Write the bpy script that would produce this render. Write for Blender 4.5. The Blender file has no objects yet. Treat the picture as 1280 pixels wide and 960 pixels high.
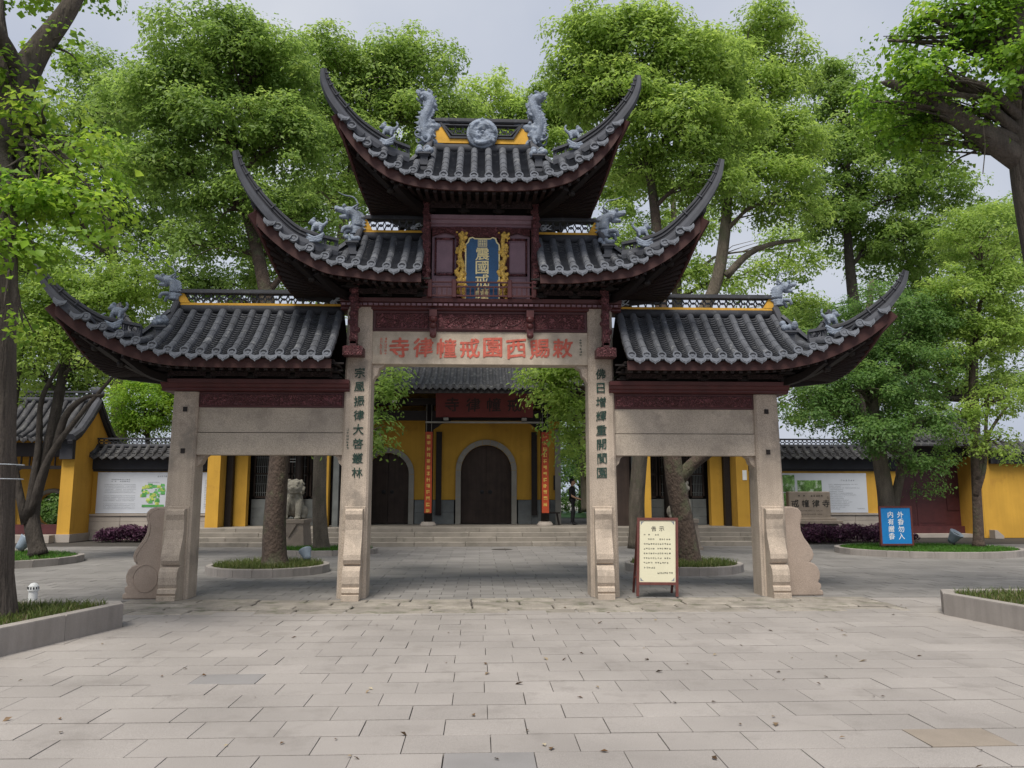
import bpy, bmesh, math, random
import numpy as np
from mathutils import Vector, Matrix, noise as mnoise
R = math.radians
random.seed(7)
rng = np.random.default_rng(11)
scn = bpy.context.scene
col = scn.collection

# ------------------------------------------------------------------ camera
CAM_H, CAM_Y, FPX = 1.70, -13.6, 980.0
PITCH, YAW = R(8.0), R(2.34)
cd = bpy.data.cameras.new('camera'); cam = bpy.data.objects.new('camera', cd); col.objects.link(cam)
cam.location = (0, CAM_Y, CAM_H)
cam.rotation_euler = (R(90) + PITCH, 0, -YAW)
cd.sensor_width = 36.0; cd.lens = FPX / 1280 * 36
cd.clip_end = 2000
scn.camera = cam

# ------------------------------------------------------------------ sky, sun, exposure
SUN_EL, SUN_AZ = R(60), R(200)
w = bpy.data.worlds.new('World'); scn.world = w; w.use_nodes = True
nt = w.node_tree; nt.nodes.clear()
out = nt.nodes.new('ShaderNodeOutputWorld'); bg = nt.nodes.new('ShaderNodeBackground')
sky = nt.nodes.new('ShaderNodeTexSky'); sky.sky_type = 'NISHITA'; sky.sun_disc = False
sky.sun_elevation = SUN_EL; sky.sun_rotation = SUN_AZ; sky.air_density = 1.2; sky.dust_density = 4.0
hs = nt.nodes.new('ShaderNodeHueSaturation'); hs.inputs['Saturation'].default_value = 0.5; hs.inputs['Value'].default_value = .7
tc = nt.nodes.new('ShaderNodeTexCoord'); nz = nt.nodes.new('ShaderNodeTexNoise')
nz.inputs['Scale'].default_value = 2.2; nz.inputs['Detail'].default_value = 5
rp = nt.nodes.new('ShaderNodeValToRGB')
rp.color_ramp.elements[0].position = .3; rp.color_ramp.elements[0].color = (3.15, 3.55, 4.5, 1)
rp.color_ramp.elements[1].position = .75; rp.color_ramp.elements[1].color = (5.1, 5.3, 5.75, 1)
mx = nt.nodes.new('ShaderNodeMixRGB'); mx.inputs[0].default_value = .88
nt.links.new(tc.outputs['Generated'], nz.inputs['Vector']); nt.links.new(nz.outputs['Fac'], rp.inputs['Fac'])
nt.links.new(sky.outputs[0], hs.inputs['Color']); nt.links.new(hs.outputs[0], mx.inputs[1])
nt.links.new(rp.outputs[0], mx.inputs[2]); nt.links.new(mx.outputs[0], bg.inputs['Color'])
bg.inputs['Strength'].default_value = 0.051
nt.links.new(bg.outputs[0], out.inputs['Surface'])
sl = bpy.data.lights.new('sun', 'SUN'); so = bpy.data.objects.new('sun', sl); col.objects.link(so)
sl.energy = 1.5; sl.angle = R(24); sl.color = (1.0, .94, .84)
sd = Vector((math.sin(SUN_AZ) * math.cos(SUN_EL), math.cos(SUN_AZ) * math.cos(SUN_EL), math.sin(SUN_EL)))
so.rotation_euler = sd.to_track_quat('Z', 'Y').to_euler(); so.location = (0, -20, 30)
scn.view_settings.view_transform = 'Standard'; scn.view_settings.look = 'None'
scn.view_settings.gamma = 1; scn.view_settings.use_curve_mapping = False
scn.view_settings.exposure = 1.52

# ------------------------------------------------------------------ helpers
_f = Vector((math.sin(YAW) * math.cos(PITCH), math.cos(YAW) * math.cos(PITCH), math.sin(PITCH)))
_r = Vector((math.cos(YAW), -math.sin(YAW), 0)); _u = _r.cross(_f)
def at(x, y, Y):
    d = _f + _r * ((x - 640) / FPX) + _u * ((480 - y) / FPX)
    return Vector((0, CAM_Y, CAM_H)) + d * ((Y - CAM_Y) / d.y)

def srgb(h):
    h = h.lstrip('#'); v = [int(h[i:i+2], 16) / 255 for i in (0, 2, 4)]
    return tuple(c / 12.92 if c <= .04045 else ((c + .055) / 1.055) ** 2.4 for c in v)

def tag(o, label=None, cat=None, group=None, kind=None):
    if label: o['label'] = label
    if cat: o['category'] = cat
    if group: o['group'] = group
    if kind: o['kind'] = kind
    return o
OFF = {}
def empty(name, loc, label=None, cat=None, group=None):
    o = bpy.data.objects.new(name, None); col.objects.link(o); o.location = loc
    o.empty_display_size = .2; OFF[o] = Vector(loc); tag(o, label, cat, group); return o
def link(name, me, mat, parent=None, smooth=False):
    o = bpy.data.objects.new(name, me); col.objects.link(o)
    if mat is not None and not me.materials: me.materials.append(mat)
    if parent is not None: o.parent = parent
    if smooth: me.polygons.foreach_set('use_smooth', [True] * len(me.polygons))
    return o

class MB:
    """collects geometry in world coordinates, links it as one mesh"""
    def __init__(s): s.v = []; s.f = []
    def add(s, vs, fs):
        b = len(s.v); s.v.extend([tuple(p) for p in vs]); s.f.extend([tuple(i + b for i in f) for f in fs]); return s
    def box(s, x0, x1, y0, y1, z0, z1):
        return s.add([(x0,y0,z0),(x1,y0,z0),(x1,y1,z0),(x0,y1,z0),(x0,y0,z1),(x1,y0,z1),(x1,y1,z1),(x0,y1,z1)],
                     [(0,3,2,1),(4,5,6,7),(0,1,5,4),(1,2,6,5),(2,3,7,6),(3,0,4,7)])
    def hexa(s, p):   # 8 points, bottom 4 then top 4
        return s.add(p, [(0,3,2,1),(4,5,6,7),(0,1,5,4),(1,2,6,5),(2,3,7,6),(3,0,4,7)])
    def bbox(s, x0, x1, y0, y1, z0, z1, b=.01):   # box with chamfered vertical and top edges
        o = [(x0+b,y0),(x1-b,y0),(x1,y0+b),(x1,y1-b),(x1-b,y1),(x0+b,y1),(x0,y1-b),(x0,y0+b)]
        i = [(x0+2*b,y0+b),(x1-2*b,y0+b),(x1-b,y0+2*b),(x1-b,y1-2*b),(x1-2*b,y1-b),(x0+2*b,y1-b),(x0+b,y1-2*b),(x0+b,y0+2*b)]
        vs = [(x,y,z0) for x,y in o] + [(x,y,z1-b) for x,y in o] + [(x,y,z1) for x,y in i]
        fs = [tuple(range(7,-1,-1)), tuple(range(16,24))]
        for k in range(8):
            n = (k+1) % 8; fs += [(k,n,n+8,k+8), (k+8,n+8,n+16,k+16)]
        return s.add(vs, fs)
    def prism(s, poly, axis, a0, a1):  # poly: 2d outline; axis 'y' -> (x,z), 'x' -> (y,z), 'z' -> (x,y)
        n = len(poly)
        def m(p, a): return (p[0], a, p[1]) if axis == 'y' else (a, p[0], p[1]) if axis == 'x' else (p[0], p[1], a)
        vs = [m(p, a0) for p in poly] + [m(p, a1) for p in poly]
        fs = [tuple(range(n)), tuple(range(2*n-1, n-1, -1))] + [(k, k+n, (k+1) % n + n, (k+1) % n) for k in range(n)]
        return s.add(vs, fs)
    def sweep(s, pts, prof, up=(0,0,1), cap=True, closed=True):
        """prof(i,t) -> list of (side, up) offsets"""
        pts = [Vector(p) for p in pts]; n = len(pts); rings = []; up = Vector(up)
        for i, p in enumerate(pts):
            t = (pts[min(i+1, n-1)] - pts[max(i-1, 0)]).normalized()
            sd_ = t.cross(up)
            if sd_.length < 1e-4: sd_ = t.cross(Vector((0,1,0)))
            sd_.normalize(); uu = sd_.cross(t)
            rings.append([p + sd_*a + uu*b for a, b in prof(i, i/(n-1))])
        m = len(rings[0]); vs = [q for r_ in rings for q in r_]; fs = []
        for i in range(n-1):
            for k in range(m if closed else m-1):
                fs.append((i*m+k, i*m+(k+1) % m, (i+1)*m+(k+1) % m, (i+1)*m+k))
        if cap and closed: fs += [tuple(range(m-1,-1,-1)), tuple(range((n-1)*m, n*m))]
        return s.add(vs, fs)
    def tube(s, pts, r, seg=8):
        rr = r if callable(r) else (lambda t: r)
        def pf(i, t):
            q = rr(t); return [(q*math.cos(2*math.pi*k/seg), q*math.sin(2*math.pi*k/seg)) for k in range(seg)]
        return s.sweep(pts, pf)
    def lathe(s, c, prof, seg=20, ang=2*math.pi):   # prof (r,z)
        vs = []; fs = []; n = len(prof)
        for k in range(seg):
            a = ang*k/seg
            vs += [(c[0]+r*math.cos(a), c[1]+r*math.sin(a), c[2]+z) for r, z in prof]
        for k in range(seg):
            for j in range(n-1):
                fs.append((k*n+j, ((k+1) % seg)*n+j, ((k+1) % seg)*n+j+1, k*n+j+1))
        fs += [tuple(k*n+n-1 for k in range(seg)), tuple(k*n for k in range(seg-1,-1,-1))]
        return s.add(vs, fs)
    def ball(s, c, r, rot=None, seg=12, rings=8):
        r = (r,r,r) if not hasattr(r, '__len__') else r
        M = rot or Matrix.Identity(3); vs = []; fs = []; c = Vector(c)
        for i in range(1, rings):
            th = math.pi*i/rings
            for k in range(seg):
                a = 2*math.pi*k/seg
                vs.append(c + M @ Vector((r[0]*math.sin(th)*math.cos(a), r[1]*math.sin(th)*math.sin(a), r[2]*math.cos(th))))
        t = len(vs); vs += [c + M @ Vector((0,0,r[2])), c - M @ Vector((0,0,r[2]))]
        for i in range(rings-2):
            for k in range(seg): fs.append((i*seg+k, (i+1)*seg+k, (i+1)*seg+(k+1) % seg, i*seg+(k+1) % seg))
        for k in range(seg):
            fs.append((t, k, (k+1) % seg)); b = (rings-2)*seg; fs.append((t+1, b+(k+1) % seg, b+k))
        return s.add(vs, fs)
    def mesh(s, name, off=(0,0,0)):
        me = bpy.data.meshes.new(name); o = Vector(off)
        me.from_pydata([(p[0]-o.x, p[1]-o.y, p[2]-o.z) for p in s.v], [], s.f)
        me.update(); return me
    def build(s, name, mat, parent=None, smooth=False, fixn=True):
        p = parent; 
        off = Vector((0,0,0))
        while p is not None:
            if p in OFF: off = OFF[p]; break
            p = p.parent
        me = s.mesh(name, off)
        if fixn:
            bm = bmesh.new(); bm.from_mesh(me); bmesh.ops.recalc_face_normals(bm, faces=bm.faces); bm.to_mesh(me); bm.free()
        o = link(name, me, mat, parent, smooth)
        return o

def fuse(mb, voxel, smooth=3, factor=.5):
    """one continuous skin over the collected shapes"""
    me = mb.mesh('tmp'); o = bpy.data.objects.new('tmp', me); col.objects.link(o)
    m = o.modifiers.new('r', 'REMESH'); m.mode = 'VOXEL'; m.voxel_size = voxel
    if smooth:
        k = o.modifiers.new('s', 'SMOOTH'); k.iterations = smooth; k.factor = factor
    dg = bpy.context.evaluated_depsgraph_get()
    me2 = bpy.data.meshes.new_from_object(o.evaluated_get(dg))
    bpy.data.objects.remove(o); bpy.data.meshes.remove(me)
    me2.polygons.foreach_set('use_smooth', [True]*len(me2.polygons))
    return me2
def put(name, me, mat, parent, off=True):
    """mesh in world coordinates under a thing"""
    p = parent; o_ = Vector((0,0,0))
    while p is not None:
        if p in OFF: o_ = OFF[p]; break
        p = p.parent
    me.transform(Matrix.Translation(-o_)); return link(name, me, mat, parent)

def cat_spline(pts, n):
    P = [Vector(p) for p in pts]; P = [P[0]*2-P[1]] + P + [P[-1]*2-P[-2]]; res = []; m = len(P)-3
    for i in range(n):
        u = i/(n-1)*m; k = min(int(u), m-1); t = u-k; a,b,c,d = P[k:k+4]
        res.append(.5*((2*b) + (c-a)*t + (2*a-5*b+4*c-d)*t*t + (3*b-a-3*c+d)*t**3))
    return res
def interp(x, xs, ys):   # smooth monotone-ish interpolation
    return float(np.interp(x, xs, ys))

# ------------------------------------------------------------------ materials
def nn(t, k, **kw):
    n = t.nodes.new(k)
    for a, b in kw.items(): setattr(n, a, b)
    return n
def mat(name, base, rough=.85, var=.18, scale=3.0, fine=.12, fscale=60, bump=.25, bscale=45, bdist=.01, objrand=0.0, islrand=0.0,
        streak=0.0, dirt=None, dirt_amt=.0, dirt_scale=5.0, dirt_lo=.55, spec=.35, stretch=(1,1,1), vor=0.0, vscale=20, metal=0.0, bstretch=(1,1,1), wave=0.0):
    m = bpy.data.materials.new(name); m.use_nodes = True; t = m.node_tree; L = t.links
    b = t.nodes['Principled BSDF']; b.inputs['Roughness'].default_value = rough
    b.inputs['Specular IOR Level'].default_value = spec; b.inputs['Metallic'].default_value = metal
    geo = nn(t, 'ShaderNodeNewGeometry')
    mp = nn(t, 'ShaderNodeMapping'); mp.inputs['Scale'].default_value = stretch; L.new(geo.outputs['Position'], mp.inputs['Vector'])
    n1 = nn(t, 'ShaderNodeTexNoise'); n1.inputs['Scale'].default_value = scale; n1.inputs['Detail'].default_value = 6; L.new(mp.outputs[0], n1.inputs['Vector'])
    n2 = nn(t, 'ShaderNodeTexNoise'); n2.inputs['Scale'].default_value = fscale; n2.inputs['Detail'].default_value = 2; L.new(geo.outputs['Position'], n2.inputs['Vector'])
    def math_(op, a, bb):
        q = nn(t, 'ShaderNodeMath', operation=op)
        for i, x in enumerate((a, bb)):
            if hasattr(x, 'links'): L.new(x, q.inputs[i])
            else: q.inputs[i].default_value = x
        return q.outputs[0]
    def mr(o, lo, hi, a=.3, c=.7):
        q = nn(t, 'ShaderNodeMapRange'); L.new(o, q.inputs[0]); q.inputs[1].default_value = a; q.inputs[2].default_value = c
        q.inputs[3].default_value = lo; q.inputs[4].default_value = hi; return q.outputs[0]
    f = math_('MULTIPLY', mr(n1.outputs['Fac'], 1-var, 1+var), mr(n2.outputs['Fac'], 1-fine, 1+fine))
    if objrand:
        oi = nn(t, 'ShaderNodeObjectInfo'); f = math_('MULTIPLY', f, mr(oi.outputs['Random'], 1-objrand, 1+objrand, 0, 1))
    if islrand:
        f = math_('MULTIPLY', f, mr(geo.outputs['Random Per Island'], 1-islrand, 1+islrand, 0, 1))
    if streak:
        ms = nn(t, 'ShaderNodeMapping'); ms.inputs['Scale'].default_value = (9, 9, .5); L.new(geo.outputs['Position'], ms.inputs['Vector'])
        n3 = nn(t, 'ShaderNodeTexNoise'); n3.inputs['Scale'].default_value = 1.0; n3.inputs['Detail'].default_value = 4; L.new(ms.outputs[0], n3.inputs['Vector'])
        f = math_('MULTIPLY', f, mr(n3.outputs['Fac'], 1-streak, 1+streak*.5, .35, .65))
    vm = nn(t, 'ShaderNodeVectorMath', operation='SCALE'); vm.inputs[0].default_value = base[:3]; L.new(f, vm.inputs['Scale'])
    c = vm.outputs[0]
    if dirt is not None:
        n4 = nn(t, 'ShaderNodeTexNoise'); n4.inputs['Scale'].default_value = dirt_scale; n4.inputs['Detail'].default_value = 8
        n4.inputs['Roughness'].default_value = .65; L.new(geo.outputs['Position'], n4.inputs['Vector'])
        mxx = nn(t, 'ShaderNodeMixRGB'); L.new(mr(n4.outputs['Fac'], 0, dirt_amt, dirt_lo, dirt_lo+.12), mxx.inputs[0])
        L.new(c, mxx.inputs[1]); mxx.inputs[2].default_value = (*dirt[:3], 1); c = mxx.outputs[0]
    L.new(c, b.inputs['Base Color'])
    if bump or vor:
        mb_ = nn(t, 'ShaderNodeMapping'); mb_.inputs['Scale'].default_value = bstretch; L.new(geo.outputs['Position'], mb_.inputs['Vector'])
        n5 = nn(t, 'ShaderNodeTexNoise'); n5.inputs['Scale'].default_value = bscale; n5.inputs['Detail'].default_value = 4; L.new(mb_.outputs[0], n5.inputs['Vector'])
        h = n5.outputs['Fac']
        if vor:
            # carved scrollwork: warped bands; shade of the hollows also put into the colour
            n6 = nn(t, 'ShaderNodeTexNoise'); n6.inputs['Scale'].default_value = vscale*.5; n6.inputs['Detail'].default_value = 1
            n6.inputs['Distortion'].default_value = 2.5; L.new(geo.outputs['Position'], n6.inputs['Vector'])
            q = math_('SINE', math_('MULTIPLY', n6.outputs['Fac'], 28.0), 0.0)
            h = math_('ADD', math_('MULTIPLY', q, vor), h)
            mm = nn(t, 'ShaderNodeMixRGB', blend_type='MULTIPLY'); mm.inputs[0].default_value = 1
            L.new(c, mm.inputs[1]); k = nn(t, 'ShaderNodeCombineColor')
            g = mr(q, .5, 1.15, -1, .6)
            for i in range(3): L.new(g, k.inputs[i])
            L.new(k.outputs[0], mm.inputs[2]); L.new(mm.outputs[0], b.inputs['Base Color'])
        bp = nn(t, 'ShaderNodeBump'); bp.inputs['Strength'].default_value = bump; bp.inputs['Distance'].default_value = bdist
        L.new(h, bp.inputs['Height']); L.new(bp.outputs[0], b.inputs['Normal'])
    return m
def leafmat(name, c0, c1, c2, trans=.52):
    m = bpy.data.materials.new(name); m.use_nodes = True; t = m.node_tree; L = t.links
    b = t.nodes['Principled BSDF']; b.inputs['Roughness'].default_value = .5; b.inputs['Specular IOR Level'].default_value = .3
    a = nn(t, 'ShaderNodeAttribute', attribute_name='tint'); r = nn(t, 'ShaderNodeValToRGB')
    e = r.color_ramp.elements; e[0].position = 0; e[0].color = (*c0, 1); e[1].position = 1; e[1].color = (*c2, 1)
    k = e.new(.5); k.color = (*c1, 1)
    L.new(a.outputs['Fac'], r.inputs['Fac']); L.new(r.outputs[0], b.inputs['Base Color'])
    tr = nn(t, 'ShaderNodeBsdfTranslucent'); hsv = nn(t, 'ShaderNodeHueSaturation'); hsv.inputs['Value'].default_value = 1.9; hsv.inputs['Hue'].default_value = .49
    L.new(r.outputs[0], hsv.inputs['Color']); L.new(hsv.outputs[0], tr.inputs['Color'])
    ms = nn(t, 'ShaderNodeMixShader'); ms.inputs[0].default_value = trans
    L.new(b.outputs[0], ms.inputs[1]); L.new(tr.outputs[0], ms.inputs[2]); L.new(ms.outputs[0], t.nodes['Material Output'].inputs['Surface'])
    return m
M = {}
M['paver'] = mat('paver granite', (.285,.262,.246), .8, .14, .6, .22, 190, .3, 150, .005, objrand=.06, islrand=.06, dirt=(.19,.172,.158), dirt_amt=.42, dirt_scale=1.9, dirt_lo=.54)
M['paver_blue'] = mat('paver blue granite', (.225,.215,.212), .8, .10, 2, .14, 220, .15, 180, .004)
M['paver_tan'] = mat('paver tan granite', (.25,.212,.175), .8, .12, 3, .14, 220, .15, 180, .004)
M['old_stone'] = mat('old worn stone', (.255,.23,.20), .9, .25, 2.5, .2, 100, .6, 50, .015, objrand=.14, dirt=(.085,.095,.05), dirt_amt=.65, dirt_scale=3.5, dirt_lo=.53)
M['court'] = mat('courtyard stone', (.19,.18,.172), .85, .12, .9, .1, 150, .15, 120, .004, islrand=.12)
M['joint'] = mat('joint mortar', (.05,.045,.04), .95, .2, 4)
M['ground'] = mat('ground earth', (.16,.155,.14), .95, .2, 1)
M['granite'] = mat('gate granite', (.42,.35,.285), .85, .13, 2.2, .32, 95, .45, 80, .008, streak=.10, dirt=(.20,.175,.15), dirt_amt=.65, dirt_scale=1.6, dirt_lo=.54)
M['granite_beam'] = mat('beam granite', (.42,.36,.295), .85, .15, 1.8, .3, 95, .45, 80, .008, dirt=(.24,.205,.175), dirt_amt=.5, dirt_scale=2.4, dirt_lo=.55)
M['granite_pink'] = mat('drum stone granite', (.34,.272,.225), .88, .12, 3, .26, 120, .6, 75, .012, dirt=(.22,.19,.16), dirt_amt=.4, dirt_scale=3, dirt_lo=.58)
M['lintel'] = mat('lintel stone', (.44,.375,.30), .9, .2, 5, .18, 140, .4, 90, .007, dirt=(.62,.56,.47), dirt_amt=.5, dirt_scale=7, dirt_lo=.58)
M['kerb'] = mat('kerb granite', (.285,.26,.24), .85, .12, 2, .15, 160, .2, 120, .004, objrand=.05, streak=.1)
M['step'] = mat('step stone', (.25,.225,.195), .9, .16, 1.5, .12, 100, .3, 80, .006, objrand=.1, dirt=(.13,.12,.10), dirt_amt=.5, dirt_scale=2.5, dirt_lo=.55)
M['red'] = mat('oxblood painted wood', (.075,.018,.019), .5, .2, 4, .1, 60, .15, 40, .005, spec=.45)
M['red_shaded'] = mat('shaded oxblood wood', (.009,.0055,.005), .6, .25, 5, .1, 60, .15, 40, .005)  # oxblood darkened so the colour carries the shade under the roofs
M['rafter'] = mat('shaded rafter wood', (.015,.008,.007), .6, .25, 5, .1, 60, .15, 40, .005)  # wood colour darkened too for the shade below the eaves
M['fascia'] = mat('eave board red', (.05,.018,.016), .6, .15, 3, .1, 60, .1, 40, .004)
M['red_carved'] = mat('carved oxblood wood', (.18,.06,.068), .5, .15, 6, .1, 60, .9, 60, .03, vor=.8, vscale=16, spec=.5)
M['purple_wood'] = mat('plum painted panel', (.20,.115,.145), .5, .12, 6, .1, 60, .2, 60, .005, spec=.5)
M['fret'] = mat('dark fretwork', (.055,.032,.034), .6, .2, 8, .1, 60, .9, 60, .03, vor=.8, vscale=22)
M['tile'] = mat('grey roof tile', (.074,.079,.092), .8, .22, 4, .14, 90, .35, 70, .006, objrand=.16, dirt=(.23,.235,.24), dirt_amt=.7, dirt_scale=7, dirt_lo=.56)
M['tile_pan'] = mat('grey pan tile', (.052,.055,.064), .85, .22, 4, .14, 90, .35, 70, .006, objrand=.1, dirt=(.2,.2,.2), dirt_amt=.5, dirt_scale=9, dirt_lo=.57)
M['tile_end'] = mat('grey tile end', (.115,.125,.148), .8, .2, 6, .12, 90, .5, 60, .008, objrand=.12)
M['ridge'] = mat('dark ridge plaster', (.045,.047,.056), .75, .2, 3, .12, 90, .25, 60, .005, dirt=(.15,.155,.165), dirt_amt=.4, dirt_scale=7, dirt_lo=.57)
M['ridge_lt'] = mat('grey ridge plaster', (.068,.072,.086), .75, .18, 4, .12, 90, .25, 60, .005)
M['dragon'] = mat('blue grey stucco', (.20,.235,.295), .8, .25, 9, .15, 80, .8, 38, .02, dirt=(.42,.45,.49), dirt_amt=.5, dirt_scale=14, dirt_lo=.55)
M['stucco_white'] = mat('pale stucco', (.42,.45,.49), .8, .2, 9, .1, 80, .4, 40, .01)
M['yellow_ridge'] = mat('ochre ridge paint', (.60,.33,.045), .8, .14, 6, .08, 60, .1, 40, .004)
M['yellow'] = mat('ochre wall plaster', (.53,.30,.045), .9, .13, .8, .06, 60, .15, 30, .004, streak=.05, dirt=(.40,.21,.04), dirt_amt=.6, dirt_scale=1.5, dirt_lo=.56)
M['coping'] = mat('black coping plaster', (.035,.036,.043), .85, .2, 2, .1, 60, .2, 30, .004)
M['hall_tile'] = mat('hall roof tile', (.05,.05,.054), .85, .25, 5, .15, 70, .4, 60, .008, objrand=.18, dirt=(.15,.15,.145), dirt_amt=.6, dirt_scale=4, dirt_lo=.52)
M['dark_wood'] = mat('black brown timber', (.018,.013,.012), .65, .2, 5)
M['door'] = mat('old door wood', (.05,.034,.028), .7, .2, 3, .15, 50, .3, 50, .006, streak=.2)
M['arch'] = mat('arch stone', (.30,.285,.255), .9, .12, 2, .1, 90, .2, 70, .004)
M['dado'] = mat('grey dado stone', (.15,.16,.16), .85, .25, 1.8, .1, 90, .2, 60, .004, objrand=.12)
M['red_board'] = mat('red lacquer board', (.13,.02,.018), .55, .12, 3)
M['couplet'] = mat('orange red couplet board', (.42,.062,.022), .5, .1, 4)
M['gold'] = mat('gold leaf', (.72,.47,.11), .42, .2, 20, .1, 60, .6, 60, .01, metal=.35, spec=.6)
M['gold_carved'] = mat('carved gold', (.78,.50,.10), .45, .25, 18, .2, 60, 1., 45, .03, metal=0.0, spec=.6, dirt=(.16,.06,.015), dirt_amt=.8, dirt_scale=22, dirt_lo=.52)
M['cream_gold'] = mat('pale gold paint', (.85,.72,.38), .5, .08, 20, bump=0)
M['plaque_blue'] = mat('plaque blue', (.028,.09,.20), .5, .12, 8, bump=.05)
M['red_ink'] = mat('red inscription', (.52,.125,.09), .9, .2, 14, .1, 90, .2, 60, .003, dirt=(.5,.33,.25), dirt_amt=.55, dirt_scale=22, dirt_lo=.55)
M['green_ink'] = mat('dark green inscription', (.022,.055,.044), .9, .25, 14, .1, 90, .2, 60, .003, dirt=(.25,.23,.19), dirt_amt=.5, dirt_scale=22, dirt_lo=.57)
M['black_ink'] = mat('black ink', (.02,.02,.02), .8, .1, 9, bump=0)
M['grey_ink'] = mat('grey print', (.18,.2,.23), .8, .1, 9, bump=0)
M['dark_char'] = mat('dark sign character', (.03,.012,.012), .6, .1, 9, bump=0)
M['white_board'] = mat('white board print', (.52,.55,.61), .55, .03, 2, .02, 60, 0, 45)
M['green_print'] = mat('green map print', (.10,.34,.10), .6, .4, 5, .2, 60, 0)
M['lime_print'] = mat('lime map print', (.42,.52,.12), .6, .4, 7, .2, 60, 0)
M['photo_print'] = mat('photo print', (.12,.24,.06), .5, .6, 6, .4, 25, 0, dirt=(.55,.6,.55), dirt_amt=.9, dirt_scale=3, dirt_lo=.53)
M['blue_sign'] = mat('blue sign paint', (.012,.20,.52), .5, .05, 3, .03, 60, 0)
M['white_paint'] = mat('white paint', (.78,.79,.78), .6, .04, 3, .02, 60, 0)
M['sign_frame'] = mat('brown sign frame', (.11,.032,.026), .55, .15, 9)
M['cream'] = mat('cream notice paper', (.60,.57,.42), .55, .03, 3, .02, 60, 0)
M['stone_lion'] = mat('weathered lion stone', (.30,.275,.225), .9, .25, 6, .2, 70, .7, 50, .012, dirt=(.09,.085,.065), dirt_amt=.65, dirt_scale=6, dirt_lo=.54)
M['monument'] = mat('monument stone', (.27,.225,.185), .85, .12, 4, .16, 120, .3, 90, .005)
M['plinth'] = mat('plinth stone', (.36,.32,.285), .88, .12, 1.5, .1, 90, .2, 70, .004, objrand=.07)
M['bark'] = mat('grey brown bark', (.125,.105,.082), .95, .3, 5, .2, 40, 1., 16, .05, stretch=(1,1,.3), bstretch=(1,1,.28), dirt=(.085,.10,.055), dirt_amt=.5, dirt_scale=2.5, dirt_lo=.54)
M['bark_red'] = mat('flaky red brown bark', (.082,.06,.048), .95, .3, 9, .25, 45, 1., 26, .04, bstretch=(1,1,.55), dirt=(.10,.115,.065), dirt_amt=.65, dirt_scale=2.0, dirt_lo=.52)
M['bark_ginkgo'] = mat('furrowed grey bark', (.088,.073,.062), .95, .3, 6, .2, 40, 1., 15, .07, stretch=(1,1,.2), bstretch=(1,1,.16))
M['bark_dark'] = mat('dark bark', (.05,.042,.036), .95, .3, 5, .2, 40, .9, 20, .04, bstretch=(1,1,.3))
M['lamp_grey'] = mat('floodlight enamel', (.22,.27,.33), .45, .1, 5, bump=0, spec=.5)
M['black_metal'] = mat('black metal', (.02,.02,.022), .45, .1, 5, bump=0)
M['skin'] = mat('skin', (.42,.25,.17), .6, .06, 9, bump=0)
M['black_cloth'] = mat('black uniform', (.012,.012,.015), .85, .2, 9, bump=.2)
M['hair'] = mat('black hair', (.012,.010,.010), .6, .2, 30, bump=.3)
M['soil'] = mat('planter soil', (.09,.07,.045), .95, .3, 8, bump=.6)
M['litter'] = leafmat('fallen leaf', (.05,.03,.015), (.13,.07,.03), (.42,.36,.25), .1)
M['leaf_camphor'] = leafmat('camphor leaf', (.085,.15,.032), (.17,.27,.055), (.28,.375,.095))
M['leaf_light'] = leafmat('fresh leaf', (.10,.175,.035), (.205,.31,.058), (.32,.42,.10))
M['leaf_deep'] = leafmat('deep green leaf', (.05,.11,.03), (.105,.20,.05), (.18,.285,.075), .5)
M['leaf_ginkgo'] = leafmat('ginkgo leaf', (.09,.19,.02), (.17,.30,.03), (.29,.40,.05), .5)
M['leaf_purple'] = leafmat('purple leaf', (.03,.012,.024), (.075,.028,.058), (.15,.06,.115), .25)
M['grass'] = leafmat('grass blade', (.045,.07,.016), (.085,.125,.028), (.20,.19,.075), .3)
M['grass_lawn'] = leafmat('lawn blade', (.03,.10,.012), (.06,.17,.018), (.11,.23,.03), .3)

# ------------------------------------------------------------------ lettering
_glyph = {}
def glyph(ch, bold=.012, depth=.02):
    k = (ch, bold, depth)
    if k not in _glyph:
        cu = bpy.data.curves.new('glyph', 'FONT'); cu.body = ch; cu.size = 1; cu.extrude = depth
        cu.align_x = 'CENTER'; cu.align_y = 'CENTER'; cu.resolution_u = 3
        o = bpy.data.objects.new('glyph', cu); col.objects.link(o)
        dg = bpy.context.evaluated_depsgraph_get()
        me = bpy.data.meshes.new_from_object(o.evaluated_get(dg)); bpy.data.objects.remove(o)
        a = np.array([v.co for v in me.vertices]); F = [tuple(p.vertices) for p in me.polygons]; bpy.data.meshes.remove(me)
        mn = a.min(0); mxx = a.max(0); c = (mn+mxx)/2; a[:,:2] -= c[:2]; a[:,:2] /= max(mxx[0]-mn[0], mxx[1]-mn[1], .6)
        # thicken the strokes by laying shifted copies over each other, each a hair deeper
        V = []; FF = []
        for j, (dx, dy) in enumerate(((0,0),(1,.2),(-1,-.2),(-.2,1),(.2,-1),(.7,.7),(-.7,-.7)) if bold else ((0,0),)):
            q = a.copy(); q[:,0] += dx*bold; q[:,1] += dy*bold; q[:,2] += (j-3)*.0022; b0 = sum(len(x) for x in V); V.append(q); FF += [tuple(i+b0 for i in f) for f in F]
        a = np.concatenate(V)
        a[:,1] += .07*a[:,0] + .025*np.sin(a[:,0]*5+ord(ch)); a[:,0] += .025*np.sin(a[:,1]*6+ord(ch) % 7)   # brush-like slant
        me = bpy.data.meshes.new('character'); me.from_pydata(a.tolist(), [], FF); me.update(); _glyph[k] = me
    return _glyph[k]
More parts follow.
